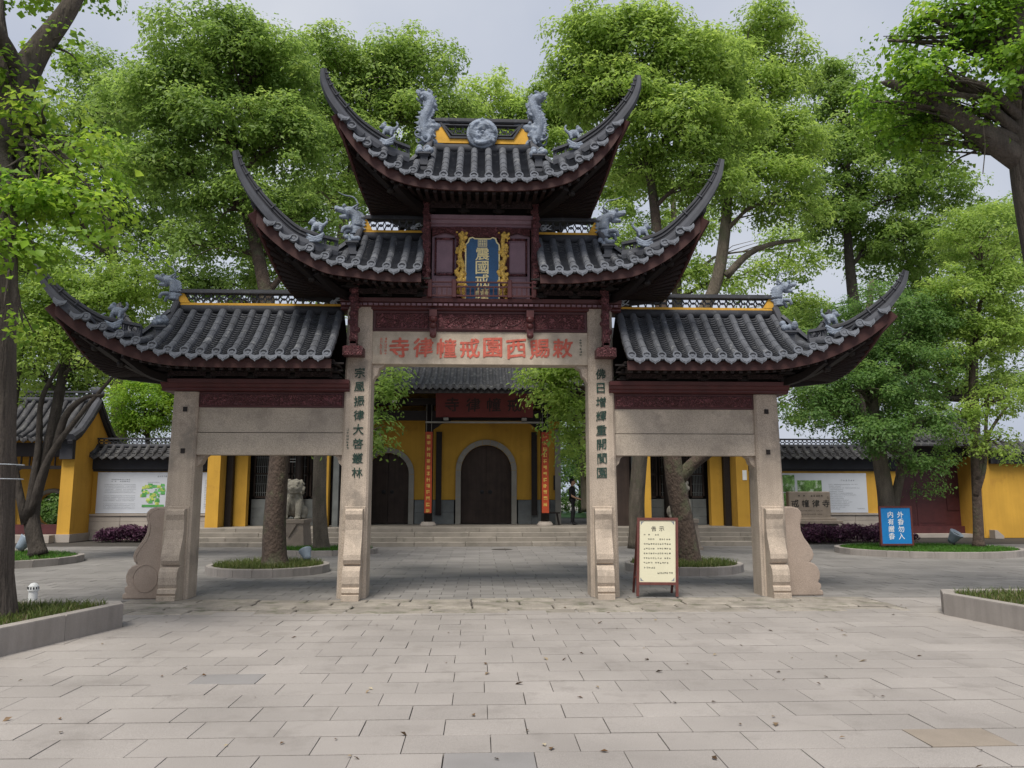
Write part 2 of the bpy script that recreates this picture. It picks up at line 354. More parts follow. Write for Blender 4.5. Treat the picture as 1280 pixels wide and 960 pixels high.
def character(ch, pos, size, m, parent, rot=(R(90),0,0), bold=.012, depth=.02, name='character', sx=1.0):
    me = glyph(ch, bold, depth).copy(); me.materials.clear(); me.materials.append(m)
    o = bpy.data.objects.new(name, me); col.objects.link(o); o.parent = parent
    p = parent; off = Vector((0,0,0))
    while p is not None:
        if p in OFF: off = OFF[p]; break
        p = p.parent
    o.location = Vector(pos) - off; o.rotation_euler = rot; o.scale = (size*sx, size, size)
    return o
def scribble(mb, frame, x0, x1, z, h, seed, gap=1.25, strokes=4):
    """a row of print too small to read; frame(u,v) -> 3d point on the sheet"""
    rd = random.Random(seed); x = x0
    while x + h <= x1:
        if strokes > 4 or rd.random() > .06:
            for k in range(strokes):
                if rd.random() < .5:
                    vv = z + h*(rd.random()-.5)*.8; a = x+h*.05; b_ = x+h*.9; q = [(a,vv-.07*h),(b_,vv-.07*h),(b_,vv+.07*h),(a,vv+.07*h)]
                else:
                    uu = x+h*rd.random()*.85; q = [(uu,z-h*.45),(uu+.12*h,z-h*.45),(uu+.12*h,z+h*.45),(uu,z+h*.45)]
                mb.add([frame(p[0], p[1], k*.0006) for p in q], [(0,1,2,3)])
        x += h*gap

# ================================================================== SETTING: ground and paving
g = MB().add([(-400,-60,-.05),(400,-60,-.05),(400,600,-.05),(-400,600,-.05)], [(0,1,2,3)]).build('ground', M['ground']); tag(g, kind='structure')
plaza = MB().add([(-16,-13.5,-.022),(16,-13.5,-.022),(16,-.1,-.022),(-16,-.1,-.022)], [(0,1,2,3)]).build('plaza', M['joint']); tag(plaza, kind='structure')
court = MB().add([(-30,-.1,-.016),(30,-.1,-.016),(30,40,-.016),(-30,40,-.016)], [(0,1,2,3)]).build('courtyard', M['joint']); tag(court, kind='structure')
def paver_mesh(lx, ly, name, b=.002, h=.03):
    return MB().bbox(-lx/2, lx/2, -ly/2, ly/2, -h, 0, b).mesh(name)
PM = paver_mesh(.594, .381, 'paver'); PM.materials.append(M['paver'])
PMb = paver_mesh(.592, .392, 'paver'); PMb.materials.append(M['paver_blue'])
PMt = paver_mesh(.592, .392, 'paver'); PMt.materials.append(M['paver_tan'])
cells = []
y = -13.3; row = 0
while y < -1.95:
    off = (.3 if row % 2 else 0) + .02*math.sin(row*2.1) + .07
    for i in range(-24, 25):
        cells.append((i*.6 + off, y + .2, row, i))
    y += .4; row += 1
def seen(c):
    d = c[1] - CAM_Y
    return d > 4.6 and -.70*d < c[0] < .62*d + .62
def blocked(c):
    return c[0] < -4.5 - .02*(c[1]+3)*-1 and False
vis = sorted([c for c in cells if seen(c)], key=lambda c: c[1])
single = set((c[2], c[3]) for c in vis[:300])
rest = MB()
PV = {(round(.65,1),):0}
rp_ = random.Random(5)
specials = {}
def nearest(px, py):
    d = _f + _r*((px-640)/FPX) + _u*((480-py)/FPX); p = Vector((0,CAM_Y,CAM_H)) + d*(-CAM_H/d.z)
    return min(vis, key=lambda c: abs(c[0]-p.x)/.6 + abs(c[1]-p.y)/.4)
for px, py, kind in ((638,952,'b'),(240,852,'b'),(1245,926,'t')):
    c = nearest(px, py); specials[(c[2], c[3])] = kind
for c in cells:
    dz = rp_.uniform(-.003, .002)
    if (c[2], c[3]) in single:
        k = specials.get((c[2], c[3]))
        o = bpy.data.objects.new('paver', PMb if k == 'b' else PMt if k == 't' else PM); col.objects.link(o); o.parent = plaza
        o.location = (c[0] + rp_.uniform(-.0012,.0012), c[1] + rp_.uniform(-.002,.002), dz); o.rotation_euler = (rp_.uniform(-.004,.004), rp_.uniform(-.003,.003), rp_.uniform(-.003,.003))
    else:
        rest.box(c[0]-.297, c[0]+.297, c[1]-.1905, c[1]+.1905, -.03, dz)
o = rest.build('far_pavers', M['paver'], plaza, fixn=False); tag(o, kind='stuff')
# worn stone courses the gate stands on
rw = random.Random(3)
yy = -1.93
for r_, hgt in enumerate((.42,.36,.40,.36)):
    x = -5.75 + r_*.05
    while x < 6.3:
        L_ = rw.uniform(.55, 1.25); dz = rw.uniform(-.008,.012)
        if r_ in (0, 1) or abs(x) < 7:
            b = MB().bbox(x+.012, min(x+L_, 6.4)-.012, yy+.012, yy+hgt-.012, -.04, .006+dz, .012).build('worn_slab', M['old_stone'], plaza, fixn=False)
        x += L_
    yy += hgt
# courtyard slabs behind the gate: rows shrink to a plain surface far away
rest = MB(); rq = random.Random(9); y = -.42; row = 0
side = MB()
for (xa, xb) in ((-14,-5.76),(6.42,14)):   # beside the worn courses
    y2 = -1.93
    while y2 < -.45:
        x = xa
        while x < xb-.05:
            x2 = min(x+.6, xb); side.box(x+.004, x2-.004, y2+.004, y2+.366, -.03, rq.uniform(-.003,.002)); x = x2
        y2 += .37
o = side.build('side_pavers', M['paver'], plaza, fixn=False); tag(o, kind='stuff')
while y < 12.9:
    hh = .32 if y < 3 else .5; lx = .45 if y < 3 else .8
    x = -20 + (row % 2)*lx/2
    while x < 20:
        rest.box(x+.005, x+lx-.005, y+.005, y+hh-.005, -.03, rq.uniform(-.003,.001)); x += lx
    y += hh; row += 1
o = rest.build('courtyard_slabs', M['court'], court, fixn=False); tag(o, kind='stuff')
mh = MB().lathe((.7,11.2,.002), [(0,.006),(.30,.006),(.33,0)], 28).build('manhole_cover', M['joint']); tag(mh, 'round iron manhole cover sunk in the paving before the steps', 'manhole cover')

# ================================================================== THE GATE
gate = empty('memorial_gate', (0,0,0), 'ornate three-bay stone and oxblood timber gate with tiers of upswept grey tiled roofs', 'gate')
OFF[gate] = Vector((0,0,0))
S2 = (-1, 1)
def taper_col(s, xi, xo, xo_top, z1, dy):
    c = .035
    def ring(xi_, xo_, dy_, z):
        a, b = min(xi_, xo_), max(xi_, xo_)
        return [(a+c,-dy_,z),(b-c,-dy_,z),(b,-dy_+c,z),(b,dy_-c,z),(b-c,dy_,z),(a+c,dy_,z),(a,dy_-c,z),(a,-dy_+c,z)]
    vs = []; n = 9
    for k in range(n+1):
        t = k/n; vs += ring(s*xi, s*(xo + (xo_top-xo)*t), dy*(1-.06*t), z1*t)
    fs = [tuple(range(8)), tuple(range(n*8, n*8+8))]
    for k in range(n):
        for j in range(8): fs.append((k*8+j, k*8+(j+1) % 8, k*8+8+(j+1) % 8, k*8+8+j))
    return MB().add(vs, fs)
cols = {}
for s in S2:
    cols[s] = taper_col(s, 1.87, 2.35, 2.30, 5.02, .25).build('column', M['granite'], gate)
    oc = taper_col(s, 4.77, 5.25, 5.18, 3.42, .24).build('column', M['granite'], gate)
    for zz in (3.12, 2.42):      # mortise holes: dark blocks stand in for the shade inside
        MB().box(s*4.97-.035, s*4.97+.035, -.243, -.20, zz-.04, zz+.04).build('mortise_shade_block', M['dark_wood'], oc)
# front buttress slabs: S-curved profile (y,z) extruded across
FS = [(-.22,1.46),(-.36,1.46),(-.40,1.43),(-.405,1.37),(-.375,1.28),(-.37,1.12),(-.40,.98),(-.455,.84),(-.50,.72),(-.505,.64),(-.475,.575),(-.43,.56),
      (-.43,.545),(-.50,.53),(-.55,.47),(-.57,.38),(-.565,.27),(-.54,.21),(-.575,.19),(-.585,.13),(-.56,.10),(-.60,.09),(-.60,0),(-.22,0)]
for s in S2:
    MB().prism(FS, 'x', s*1.93, s*2.21).build('buttress_slab', M['granite'], gate)
    MB().prism([(y_+.005, z_) for y_, z_ in FS], 'x', s*4.83, s*5.12).build('buttress_slab', M['granite'], gate)
    MB().bbox(min(s*4.80,s*5.16), max(s*4.80,s*5.16), -.262, -.2, 0, 1.50, .01).build('backing_slab', M['granite'], gate)
    MB().bbox(min(s*1.90,s*2.25), max(s*1.90,s*2.25), -.268, -.2, 0, 1.50, .01).build('backing_slab', M['granite'], gate)
# outer drum stones (x outward, z)
DS = [(5.1,1.48),(5.44,1.49),(5.52,1.46),(5.56,1.40),(5.565,1.32),(5.54,1.20),(5.545,1.08),(5.585,.96),(5.64,.86),(5.685,.76),(5.70,.68),(5.68,.60),(5.645,.555),
      (5.70,.53),(5.745,.47),(5.77,.38),(5.765,.28),(5.74,.22),(5.775,.19),(5.78,.14),(5.765,.10),(5.80,.08),(5.80,0),(5.1,0)]
for s in S2:
    d = MB().prism([(s*((5.60+(x-5.60)*1.3 if x > 5.2 else x)-.03), z) for x, z in DS], 'y', -.19, .19).build('drum_stone', M['granite_pink'], gate)
    bv = d.modifiers.new('b', 'BEVEL'); bv.width = .022; bv.segments = 2; bv.limit_method = 'ANGLE'; bv.angle_limit = R(50)
    if s > 0: continue
    tor = MB()
    ring = [(s*(5.47 + .20*math.cos(a)), -.192, .33 + .22*math.sin(a)) for a in np.linspace(0, 2*math.pi, 26)]
    tor.tube(ring, .006, 6); tor.build('carved_roundel', M['granite_pink'], d, smooth=True)
    rim = [(s*(5.60+(x-5.60)*1.3-.085), -.190, z-.03) for x, z in DS[1:12]]
    MB().tube(rim, .007, 6).build('carved_rim', M['granite_pink'], d, smooth=True)
# stone beams
LINT = MB().box(-1.87, 1.87, -.17, .17, 3.93, 4.50).build('lintel_beam', M['lintel'], gate)
for s in S2:
    MB().prism([(s*1.87,3.93),(s*1.66,3.93),(s*1.69,3.89),(s*1.75,3.86),(s*1.78,3.74),(s*1.83,3.70),(s*1.87,3.60)], 'y', -.12, .12).build('haunch', M['granite'], gate)
    a, b = sorted((s*2.33, s*4.77))
    MB().box(a, b, -.15, .15, 2.74, 3.16).build('side_beam', M['granite_beam'], gate)
    MB().box(a, b, -.165, .165, 2.36, 2.728).build('side_beam', M['granite_beam'], gate)
    for kx in (2.33, 4.77):
        q = kx + (.16 if kx < 3 else -.16)
        MB().prism([(s*kx,2.36),(s*q,2.36),(s*(kx+(q-kx)*.6),2.31),(s*(kx+(q-kx)*.4),2.22),(s*kx,2.16)], 'y', -.1, .1).build('haunch', M['granite'], gate)
# inscriptions
for i, ch in enumerate('寺律幢戒園西賜敕'):
    character(ch, (-1.40 + i*.405, -.168, 4.215 + .01*math.sin(i*2)), .33, M['red_ink'], LINT, bold=.026, depth=.03)
for x0 in (-1.72, -1.64, 1.75):
    sc = MB()
    scribble(sc, lambda u, v, d=0: (x0 + (v-.0), -.172-d, 4.39-u), 0, .34, 0, .045, int(x0*100), 1.15)
    sc.build('small_inscription', M['red_ink'] if x0 < 0 else M['green_ink'], LINT, fixn=False)
for s, txt in ((-1, '宗風振律大啓叢林'), (1, '佛日增輝重開閬園')):
    for i, ch in enumerate(txt):
        character(ch, (s*2.08 + (.02 if s < 0 else 0), -.2505+.006, 3.76 - i*.243), .172, M['green_ink'], cols[s], bold=.009, depth=.06)
sc = MB(); scribble(sc, lambda u, v, d=0: (-2.235 + v, -.249-d, 2.80-u), 0, .36, 0, .04, 5, 1.3); sc.build('small_inscription', M['green_ink'], cols[-1], fixn=False)
# timber friezes
fr = MB().box(-1.86, 1.86, -.19, .19, 4.505, 4.86).build('frieze', M['red'], gate)
for a, b in ((-1.82,-.90),(-.74,.78),(.94,1.82)):
    MB().bbox(a, b, -.205, -.15, 4.555, 4.815, .012).build('carved_panel', M['red_carved'], fr)
    MB().box(a, b, -.214, -.16, 4.535, 4.551).build('panel_moulding', M['red'], fr); MB().box(a, b, -.214, -.16, 4.819, 4.835).build('panel_moulding', M['red'], fr)
# scroll relief on the middle panel: a pair of winding stems
sc = MB()
for s in S2:
    sc.tube([(s*(.05+.30*t) + .02 + .08*math.sin(t*7), -.208, 4.685 + .085*math.sin(t*6.3+.5)) for t in np.linspace(0,1.9,40)], .013, 6)
for k in range(7):
    cx = -.55 + k*.19
    sc.tube([(cx + (.062-.008*a)*math.cos(a*1.3+k), -.208, 4.69 + (.07-.009*a)*math.sin(a*1.3+k)) for a in np.linspace(0,6,22)], .009, 5)
sc.build('scroll_relief', M['red_carved'], fr, smooth=True)
for xx in (-.82, .86):
    br = MB()
    br.box(xx-.065, xx+.065, -.33, -.2, 4.74, 4.86); br.ball((xx,-.29,4.70), (.075,.08,.06)); br.box(xx-.05, xx+.05, -.30, -.2, 4.60, 4.69)
    br.ball((xx,-.27,4.59), (.065,.07,.06)); br.box(xx-.055, xx+.055, -.29, -.19, 4.43, 4.56); br.ball((xx,-.26,4.42), (.06,.06,.05))
    br.build('pendant_bracket', M['red'], gate)
def moulding(x0, x1, z0, z1, yb, name, m):
    h = z1-z0
    pr = [(-yb,z0),(-yb-.03,z0+h*.1),(-yb-.03,z0+h*.25),(-yb-.07,z0+h*.35),(-yb-.085,z0+h*.6),(-yb-.12,z0+h*.66),(-yb-.13,z1),(yb+.13,z1),(yb+.12,z0+h*.66),(yb+.085,z0+h*.6),(yb+.07,z0+h*.35),(yb,z0)]
    return MB().prism(pr, 'x', x0, x1).build(name, m, gate)
mo = moulding(-2.42, 2.46, 4.865, 5.06, .2, 'moulded_beam', M['red'])
for k in range(52):
    xx = -2.36 + k*.0925
    MB().box(xx-.032, xx+.032, -.335, -.30, 4.93, 4.965).build('dentil', M['purple_wood'], mo)
for s in S2:
    a, b = sorted((s*2.22, s*5.36)); moulding(a, b, 3.43, 3.62, .25, 'moulded_beam', M['red'])
    a, b = sorted((s*2.33, s*4.77))
    f2 = MB().box(a, b, -.17, .17, 3.165, 3.425).build('frieze', M['red'], gate)
    MB().bbox(a+.03, b-.03, -.195, -.15, 3.20, 3.39, .012).build('carved_panel', M['red_carved'], f2)
    # carved hanging posts in front of the inner columns
    hp = MB(); cx = s*2.15
    hp.box(cx-.06, cx+.06, -.50, -.38, 4.22, 5.55)
    for k in range(9):
        hp.ball((cx + .03*math.sin(k*2), -.46, 4.32 + k*.14), (.085,.085,.07), seg=8, rings=6)
    hp.build('hanging_post', M['red_carved'], gate)
    MB().bbox(cx-.17, cx+.17, -.54, -.245, 4.02, 4.18, .02).build('post_block', M['red_carved'], gate)
    MB().box(cx-.05, cx+.05, -.50, -.24, 4.185, 4.26).build('post_tenon', M['red'], gate)

# ------------------------------------------------------------------ roofs
def drip_mesh():
    o = [(-.098,.02),(-.098,-.03),(-.085,-.065),(-.055,-.09),(-.02,-.105),(0,-.135),(.02,-.105),(.055,-.09),(.085,-.065),(.098,-.03),(.098,.02),(.05,-.012),(0,-.022),(-.05,-.012)]
    mb = MB().prism([(x,z) for x, z in o], 'y', -.012, .012)
    mb.prism([(x*.68, z*.62-.025) for x, z in o[1:10]], 'y', -.02, -.011)
    return mb.mesh('drip_tile')
def cap_mesh():
    mb = MB(); n = 14
    c = [(math.cos(2*math.pi*k/n), math.sin(2*math.pi*k/n)) for k in range(n)]
    mb.prism([(.074*a,.074*b) for a, b in c], 'y', -.012, .03)
    mb.prism([(.062*a,.062*b) for a, b in c], 'y', -.006, .0)     # hidden core
    vs = [(.074*a,-.012,.074*b) for a, b in c] + [(.072*a,-.02,.072*b) for a, b in c] + [(.055*a,-.02,.055*b) for a, b in c] + [(.05*a,-.013,.05*b) for a, b in c]
    fs = []
    for r_ in range(3):
        for k in range(n): fs.append((r_*n+k, r_*n+(k+1) % n, (r_+1)*n+(k+1) % n, (r_+1)*n+k))
    mb.add(vs, fs); mb.prism([(.026*a,.026*b) for a, b in c], 'y', -.02, -.011)
    return mb.mesh('tile_end')
DRIP, CAP = drip_mesh(), cap_mesh()
bm = bmesh.new()
for me_ in (DRIP, CAP):
    bm.from_mesh(me_); bmesh.ops.recalc_face_normals(bm, faces=bm.faces); bm.to_mesh(me_); bm.clear(); me_.materials.append(M['tile_end'])
bm.free()
def row_curve(top, bot, n=12, k=.32, sag=0):
    res = []
    for i in range(n):
        t = i/(n-1); f = t + k*t*(1-t)
        res.append(Vector((top.x + (bot.x-top.x)*t, top.y + (bot.y-top.y)*t, top.z + (bot.z-top.z)*f)))
    return res
def tube_row(pts, r=.064, pitch=.24):
    """overlapping half-round tiles laid down a slope"""
    mb = MB(); seg = 7; L_ = [0]
    for a, b in zip(pts, pts[1:]): L_.append(L_[-1] + (b-a).length)
    tot = L_[-1]; nt_ = max(1, round(tot/pitch)); ds = []
    for k in range(nt_):
        ds += [(k*tot/nt_, .94), ((k+.5)*tot/nt_, .97), ((k+1)*tot/nt_-.002, 1.04)]
    P = [Vector([np.interp(d, L_, [p[i] for p in pts]) for i in range(3)]) for d, _ in ds]
    def pf(i, t):
        q = r*ds[i][1]
        return [(q*math.cos(math.pi*k/(seg-1)), q*math.sin(math.pi*k/(seg-1))*1.05-.004) for k in range(seg)] + [(-q,-.03),(q,-.03)]
    return mb.sweep(P, pf)
def pan_row(pts, hw=.072, pitch=.062):
    mb = MB(); L_ = [0]
    for a, b in zip(pts, pts[1:]): L_.append(L_[-1] + (b-a).length)
    tot = L_[-1]; n = max(2, int(tot/pitch)); ds = []
    for k in range(n): ds += [(k*tot/n+.001, -.012), ((k+1)*tot/n-.004, .012)]
    P = [Vector([np.interp(d, L_, [p[i] for p in pts]) for i in range(3)]) for d, _ in ds]
    def pf(i, t):
        z = ds[i][1]; return [(hw,z+.02),(hw*.5,z-.002),(0,z-.008),(-hw*.5,z-.002),(-hw,z+.02),(-hw,-.06),(hw,-.06)]
    return mb.sweep(P, pf)

def arcs_lattice(mb, x0, x1, z0, z1, y0, y1, pitch, thick=.012, mapf=None):
    """two rows of overlapping bowed tiles, see-through"""
    h = z1-z0; n = max(1, int(round((x1-x0)/pitch))); p = (x1-x0)/n
    for k in range(n):
        cx = x0 + (k+.5)*p
        for sgn, zb in ((1, z0), (-1, z1)):
            outer = []; inner = []
            for a in np.linspace(0, math.pi, 9):
                outer.append((cx + p*.52*math.cos(a), zb + sgn*h*.62*math.sin(a))); inner.append((cx + (p*.52-thick)*math.cos(a), zb + sgn*(h*.62-thick)*math.sin(a)))
            vs = [(x,y0,z) for x, z in outer] + [(x,y0,z) for x, z in inner] + [(x,y1,z) for x, z in outer] + [(x,y1,z) for x, z in inner]
            m_ = 9; fs = []
            for i in range(m_-1):
                fs += [(i,i+1,m_+i+1,m_+i),(2*m_+i,3*m_+i,3*m_+i+1,2*m_+i+1),(i,2*m_+i,2*m_+i+1,i+1),(m_+i,m_+i+1,3*m_+i+1,3*m_+i)]
            e = .0015 if sgn > 0 else 0
            if mapf: vs = [mapf(v) for v in vs]
            mb.add([(v[0],v[1]+e,v[2]) for v in vs], fs)

def build_roof(name, sides, xin, xr, zr, eave, hip, x_spread, tiers):
    """sides: which ends have horns; eave/hip: control points (|x|, y, z) on the right half.
       xin: inner end of the slope (0 for the top roof), xr: ridge end, zr: tile height at the ridge"""
    roof = empty(name, (0,0,0)); OFF.pop(roof); roof.parent = gate
    es = cat_spline(eave, 60); ex = [p.x for p in es]; ey = [p.y for p in es]; ez = [p.z for p in es]
    hsP = cat_spline(hip, 80); hx = [p.x for p in hsP]; hy = [p.y for p in hsP]; hz = [p.z for p in hsP]
    xc = eave[-1][0]
    def E(x): return Vector((x, interp(x, ex, ey), interp(x, ex, ez)))
    def T(x):
        if x <= xr: return Vector((x, -.10, zr))
        return Vector((x, interp(x, hx, hy), interp(x, hx, hz)-.24))
    pitch = .25
    rear = MB(); endm = MB()
    for s in sides:
        if xin == 0: xs = [(k+.5)*pitch for k in range(int((xc-.02)/pitch+.5))]
        else: xs = [xin + .06 + k*pitch for k in range(int((xc-xin-.06)/pitch)+1)]
        for x in xs:
            t_, e_ = T(x), E(x)
            if (t_-e_).length < .10: continue
            pts = row_curve(Vector((s*t_.x,t_.y,t_.z)), Vector((s*e_.x,e_.y,e_.z)))
            jx, jz = random.uniform(-.010,.010), random.uniform(-.006,.008)
            pts = [p + Vector((jx*(1-i_/12)+random.uniform(-.002,.002),0,.035+jz)) for i_, p in enumerate(pts)]
            tube_row(pts, .064*random.uniform(.94,1.06), random.uniform(.20,.28)).build('tube_tile', M['tile'], roof, smooth=False)
            d = (pts[-1]-pts[-2]).normalized(); c = bpy.data.objects.new('tile_end', CAP); col.objects.link(c); c.parent = roof
            tang = (E(min(x+.05, xc)) - E(x-.05)); roll = math.atan2(tang.z, tang.x)
            yawp = math.atan2(tang.y, tang.x)
            c.location = pts[-1] + d*.004 + Vector((0,0,.010)); c.rotation_euler = (R(-18), 0, s*yawp)
            rear.v, rear.f = rear.v, rear.f
            rp2 = [Vector((p.x, -p.y, p.z)) for p in pts[::3]]
            rear.sweep(rp2, lambda i, t: [(.06,-.02),(.04,.04),(0,.062),(-.04,.04),(-.06,-.02)])
        xs2 = [x + pitch/2 for x in xs if x + pitch/2 < xc-.01]
        if xin == 0: xs2 = ([0.0] if s == sides[0] else []) + xs2
        for x in xs2:
            t_, e_ = T(x), E(x)
            if (t_-e_).length > .16:
                pts = row_curve(Vector((s*t_.x,t_.y,t_.z)), Vector((s*e_.x,e_.y,e_.z)))
                pan_row([p + Vector((0,0,.012)) for p in pts]).build('pan_tile', M['tile_pan'], roof)
            tang = (E(min(x+.05, xc)) - E(max(x-.05, 0))); c = bpy.data.objects.new('drip_tile', DRIP); col.objects.link(c); c.parent = roof
            roll = math.atan2(tang.z, tang.x); yawp = math.atan2(tang.y, tang.x)
            c.location = Vector((s*e_.x, e_.y-.02, e_.z+.012)); c.rotation_euler = (R(-20), -s*roll*.35, s*yawp)
            sc_ = 1.0; c.scale = (sc_,1,sc_)
        # deck under the tiles, soffit and eave board
        n = 30; xa = xin; vs = []; ft = []
        for i in range(n+1):
            x = xa + (xc-xa)*i/n; t_, e_ = T(x), E(x); rc = row_curve(t_, e_, 5)
            for p in rc: vs.append((s*p.x, p.y, p.z-.05))
        b0 = len(vs)
        for i in range(n):
            for j in range(4): ft.append((i*5+j, i*5+j+1, i*5+5+j+1, i*5+5+j))
        vs += [(x,-y_,z) for x, y_, z in vs]; ft += [tuple(q+b0 for q in f) for f in ft]
        MB().add(vs, ft).build('roof_deck', M['red_shaded'], roof)
        fb = MB(); sof = MB(); fv = []; sv = []
        for i in range(n+1):
            x = xa + (xc+.02-xa)*i/n; e_ = E(min(x, xc)); u = max(0, (x-x_spread)/(xc-x_spread)); h = .15 + .10*u
            z1 = e_.z - .045; yf = e_.y + .035
            fv.append([(s*x,yf,z1),(s*x,yf,z1-h),(s*x,yf+.045,z1-h),(s*x,yf+.045,z1)])
            zi = max(e_.z + .02, min(zr-.35, e_.z+.22))
            sv.append([(s*x,yf+.02,z1-h+.03),(s*(x-.28*u), yf*.62, z1-h+.02+.10),(s*(x-.9*u), -.30, z1-h+.16-.5*u*(z1-eave[0][2]))])
        for y_s in (1, -1):
            fb = MB(); vs = [(p[0],p[1]*y_s,p[2]) for q in fv for p in q]
            fb.add(vs, [(i*4+k, i*4+(k+1) % 4, i*4+4+(k+1) % 4, i*4+4+k) for i in range(n) for k in range(4)] + [(0,1,2,3),(n*4,n*4+1,n*4+2,n*4+3)])
            vs = [(p[0],p[1]*y_s,p[2]) for q in sv for p in q]
            sof.add(vs, [(i*3+k, i*3+k+1, i*3+3+k+1, i*3+3+k) for i in range(n) for k in range(2)])
            fb.build('eave_board', M['fascia'], roof)
        sof.build('soffit', M['red_shaded'], roof)
        # rafters under the eave
        rf = MB()
        for i in range(int((xc-xa)/.14)):
            x = xa + .07 + i*.14; e_ = E(x); u = max(0, (x-x_spread)/(xc-x_spread)); h = .15 + .10*u; z1 = e_.z-.045-h
            a = Vector((s*x, e_.y+.10, z1+.0)); b = Vector((s*(x-.9*u), -.30, z1+.10-.5*u*(e_.z-eave[0][2])))
            rf.sweep([a, b], lambda i, t: [(-.03,-.035),(.03,-.035),(.03,.035),(-.03,.035)])
        tag(rf.build('rafters', M['rafter'], roof), kind='stuff')
        # end slope between the front and rear horns
        c_ = E(xc); vs = []; ft = []; nY = 15
        for i in range(nY+1):
            q = -1 + 2*i/nY; yv = c_.y*abs(q)*(1 if q < 0 else -1); a = abs(q)
            xe = xc - .35*(1-a**2)*1.0; ze = eave[0][2] + .05 + (c_.z - eave[0][2]-.05)*a**2.6
            xt = max(xr+.03, interp(-c_.y*a*.999, [-v for v in hy], hx)) if a > .25 else xr+.03
            zt = interp(xt, hx, hz)-.26 if a > .25 else zr-.02
            xe = max(xe, xt+.02)
            for j in range(4):
                t = j/3; vs.append((s*(xt+(xe-xt)*t), yv, zt + (ze-zt)*(t+.25*t*(1-t))))
        for i in range(nY):
            for j in range(3): ft.append((i*4+j, i*4+j+1, i*4+5+j, i*4+4+j))
        MB().add(vs, ft).build('end_slope', M['tile_pan'], roof)
        eb = MB()
        ring = [Vector(vs[i*4+3]) for i in range(nY+1)]
        eb.sweep([p + Vector((-s*.03,0,-.14)) for p in ring], lambda i, t: [(-.02,-.10),(.02,-.10),(.02,.10),(-.02,.10)])
        eb.build('end_eave_board', M['fascia'], roof)
        es_ = MB(); iv = []
        zin = eave[0][2]-.20
        for i, p in enumerate(ring):
            iv += [(p.x - s*.05, p.y*.985, p.z-.22), (s*(xr+.55*(abs(p.x)-xr)), p.y*.62, zin + .45*max(0, p.z-.22-zin)+.03), (s*(xr-.12), p.y*.20, zin+.02)]
        es_.add(iv, [(i*3+k, i*3+k+1, i*3+3+k+1, i*3+3+k) for i in range(nY) for k in range(2)])
        es_.build('end_soffit', M['red_shaded'], roof)
        ef = MB()
        for i in range(nY):
            for f_ in (.25,.75):
                q = [Vector(iv[i*3+k]).lerp(Vector(iv[i*3+3+k]), f_) + Vector((0,0,-.03)) for k in range(3)]
                ef.sweep(q, lambda i, t: [(-.028,-.03),(.028,-.03),(.028,.03),(-.028,.03)])
        tag(ef.build('end_rafters', M['rafter'], roof, fixn=False), kind='stuff')
        for i in range(1, nY):
            q = [Vector(vs[i*4+j]) + Vector((0,0,.02)) for j in range(4)]
            endm.sweep(q, lambda i, t: [(.06,-.02),(.04,.04),(0,.062),(-.04,.04),(-.06,-.02)])
        # horns: the upswept hip ridges, front and rear
        for ys in (1, -1):
            P = [Vector((s*p.x, p.y*ys, p.z)) for p in hsP]; nP = len(P)
            k0 = next(i for i, p in enumerate(hsP) if p.x > hip[1][0]+.0)
            k1 = next(i for i, p in enumerate(hsP) if p.x > hip[2][0])
            def band(i0, i1, prof, nm, m, smooth=False, zoff=0):
                pts = [P[i] + Vector((0,0,zoff)) for i in range(i0, i1)]
                return MB().sweep(pts, prof).build(nm, m, roof, smooth=smooth)
            # lower roll and flank, whole length
            tp = lambda t: 1 - .74*max(0, (t-.35)/.65)**1.15
            band(k0, nP, lambda i, t: [(.075*tp(t),-.29*tp(t)-.02),(.085*tp(t),-.235*tp(t)),(.07*tp(t),-.165*tp(t)),(.05*tp(t),-.15*tp(t)),(-.05*tp(t),-.15*tp(t)),(-.07*tp(t),-.165*tp(t)),(-.085*tp(t),-.235*tp(t)),(-.075*tp(t),-.29*tp(t)-.02)], 'hip_roll', M['ridge_lt'])
            q1 = lambda t: 1 - .72*t**1.3
            i1 = k1-1
            band(i1, nP, lambda i, t: [(.045*q1(t),-.17*q1(t)),(.045*q1(t),-.05*q1(t)),(-.045*q1(t),-.05*q1(t)),(-.045*q1(t),-.17*q1(t))], 'hip_groove', M['coping'])
            band(i1, nP, lambda i, t: [(.07*q1(t),-.055*q1(t)),(.068*q1(t),-.015*q1(t)),(.035*q1(t),.012*q1(t)),(-.035*q1(t),.012*q1(t)),(-.068*q1(t),-.015*q1(t)),(-.07*q1(t),-.055*q1(t))], 'hip_cap', M['ridge'])
            band(i1, nP, lambda i, t: [(.060*q1(t),-.115*q1(t)),(.060*q1(t),-.085*q1(t)),(-.060*q1(t),-.085*q1(t)),(-.060*q1(t),-.115*q1(t))], 'hip_fillet', M['ridge'])
            for j in (.62,.72,.8,.87,.93):   # overlapping cap joints near the tip
                i = int(nP*j); wdt = .085*q1((i-i1)/(nP-i1))
                MB().sweep([P[i], P[i] + (P[i+1]-P[i]).normalized()*.018], lambda i, t: [(wdt,-.10*wdt*14),(wdt,.018),(-wdt,.018),(-wdt,-.10*wdt*14)]).build('cap_joint', M['ridge_lt'], roof)
            # pierced panel by the post
            pn = MB(); seg = P[k0:k1+1]
            pn.sweep([p + Vector((0,0,-.02)) for p in seg], lambda i, t: [(.06,-.025),(.06,.02),(-.06,.02),(-.06,-.025)])
            for q in (0, len(seg)//2, len(seg)-1):
                p = seg[q]; pn.box(p.x-.02, p.x+.02, p.y-.03, p.y+.03, p.z-.2, p.z-.02)
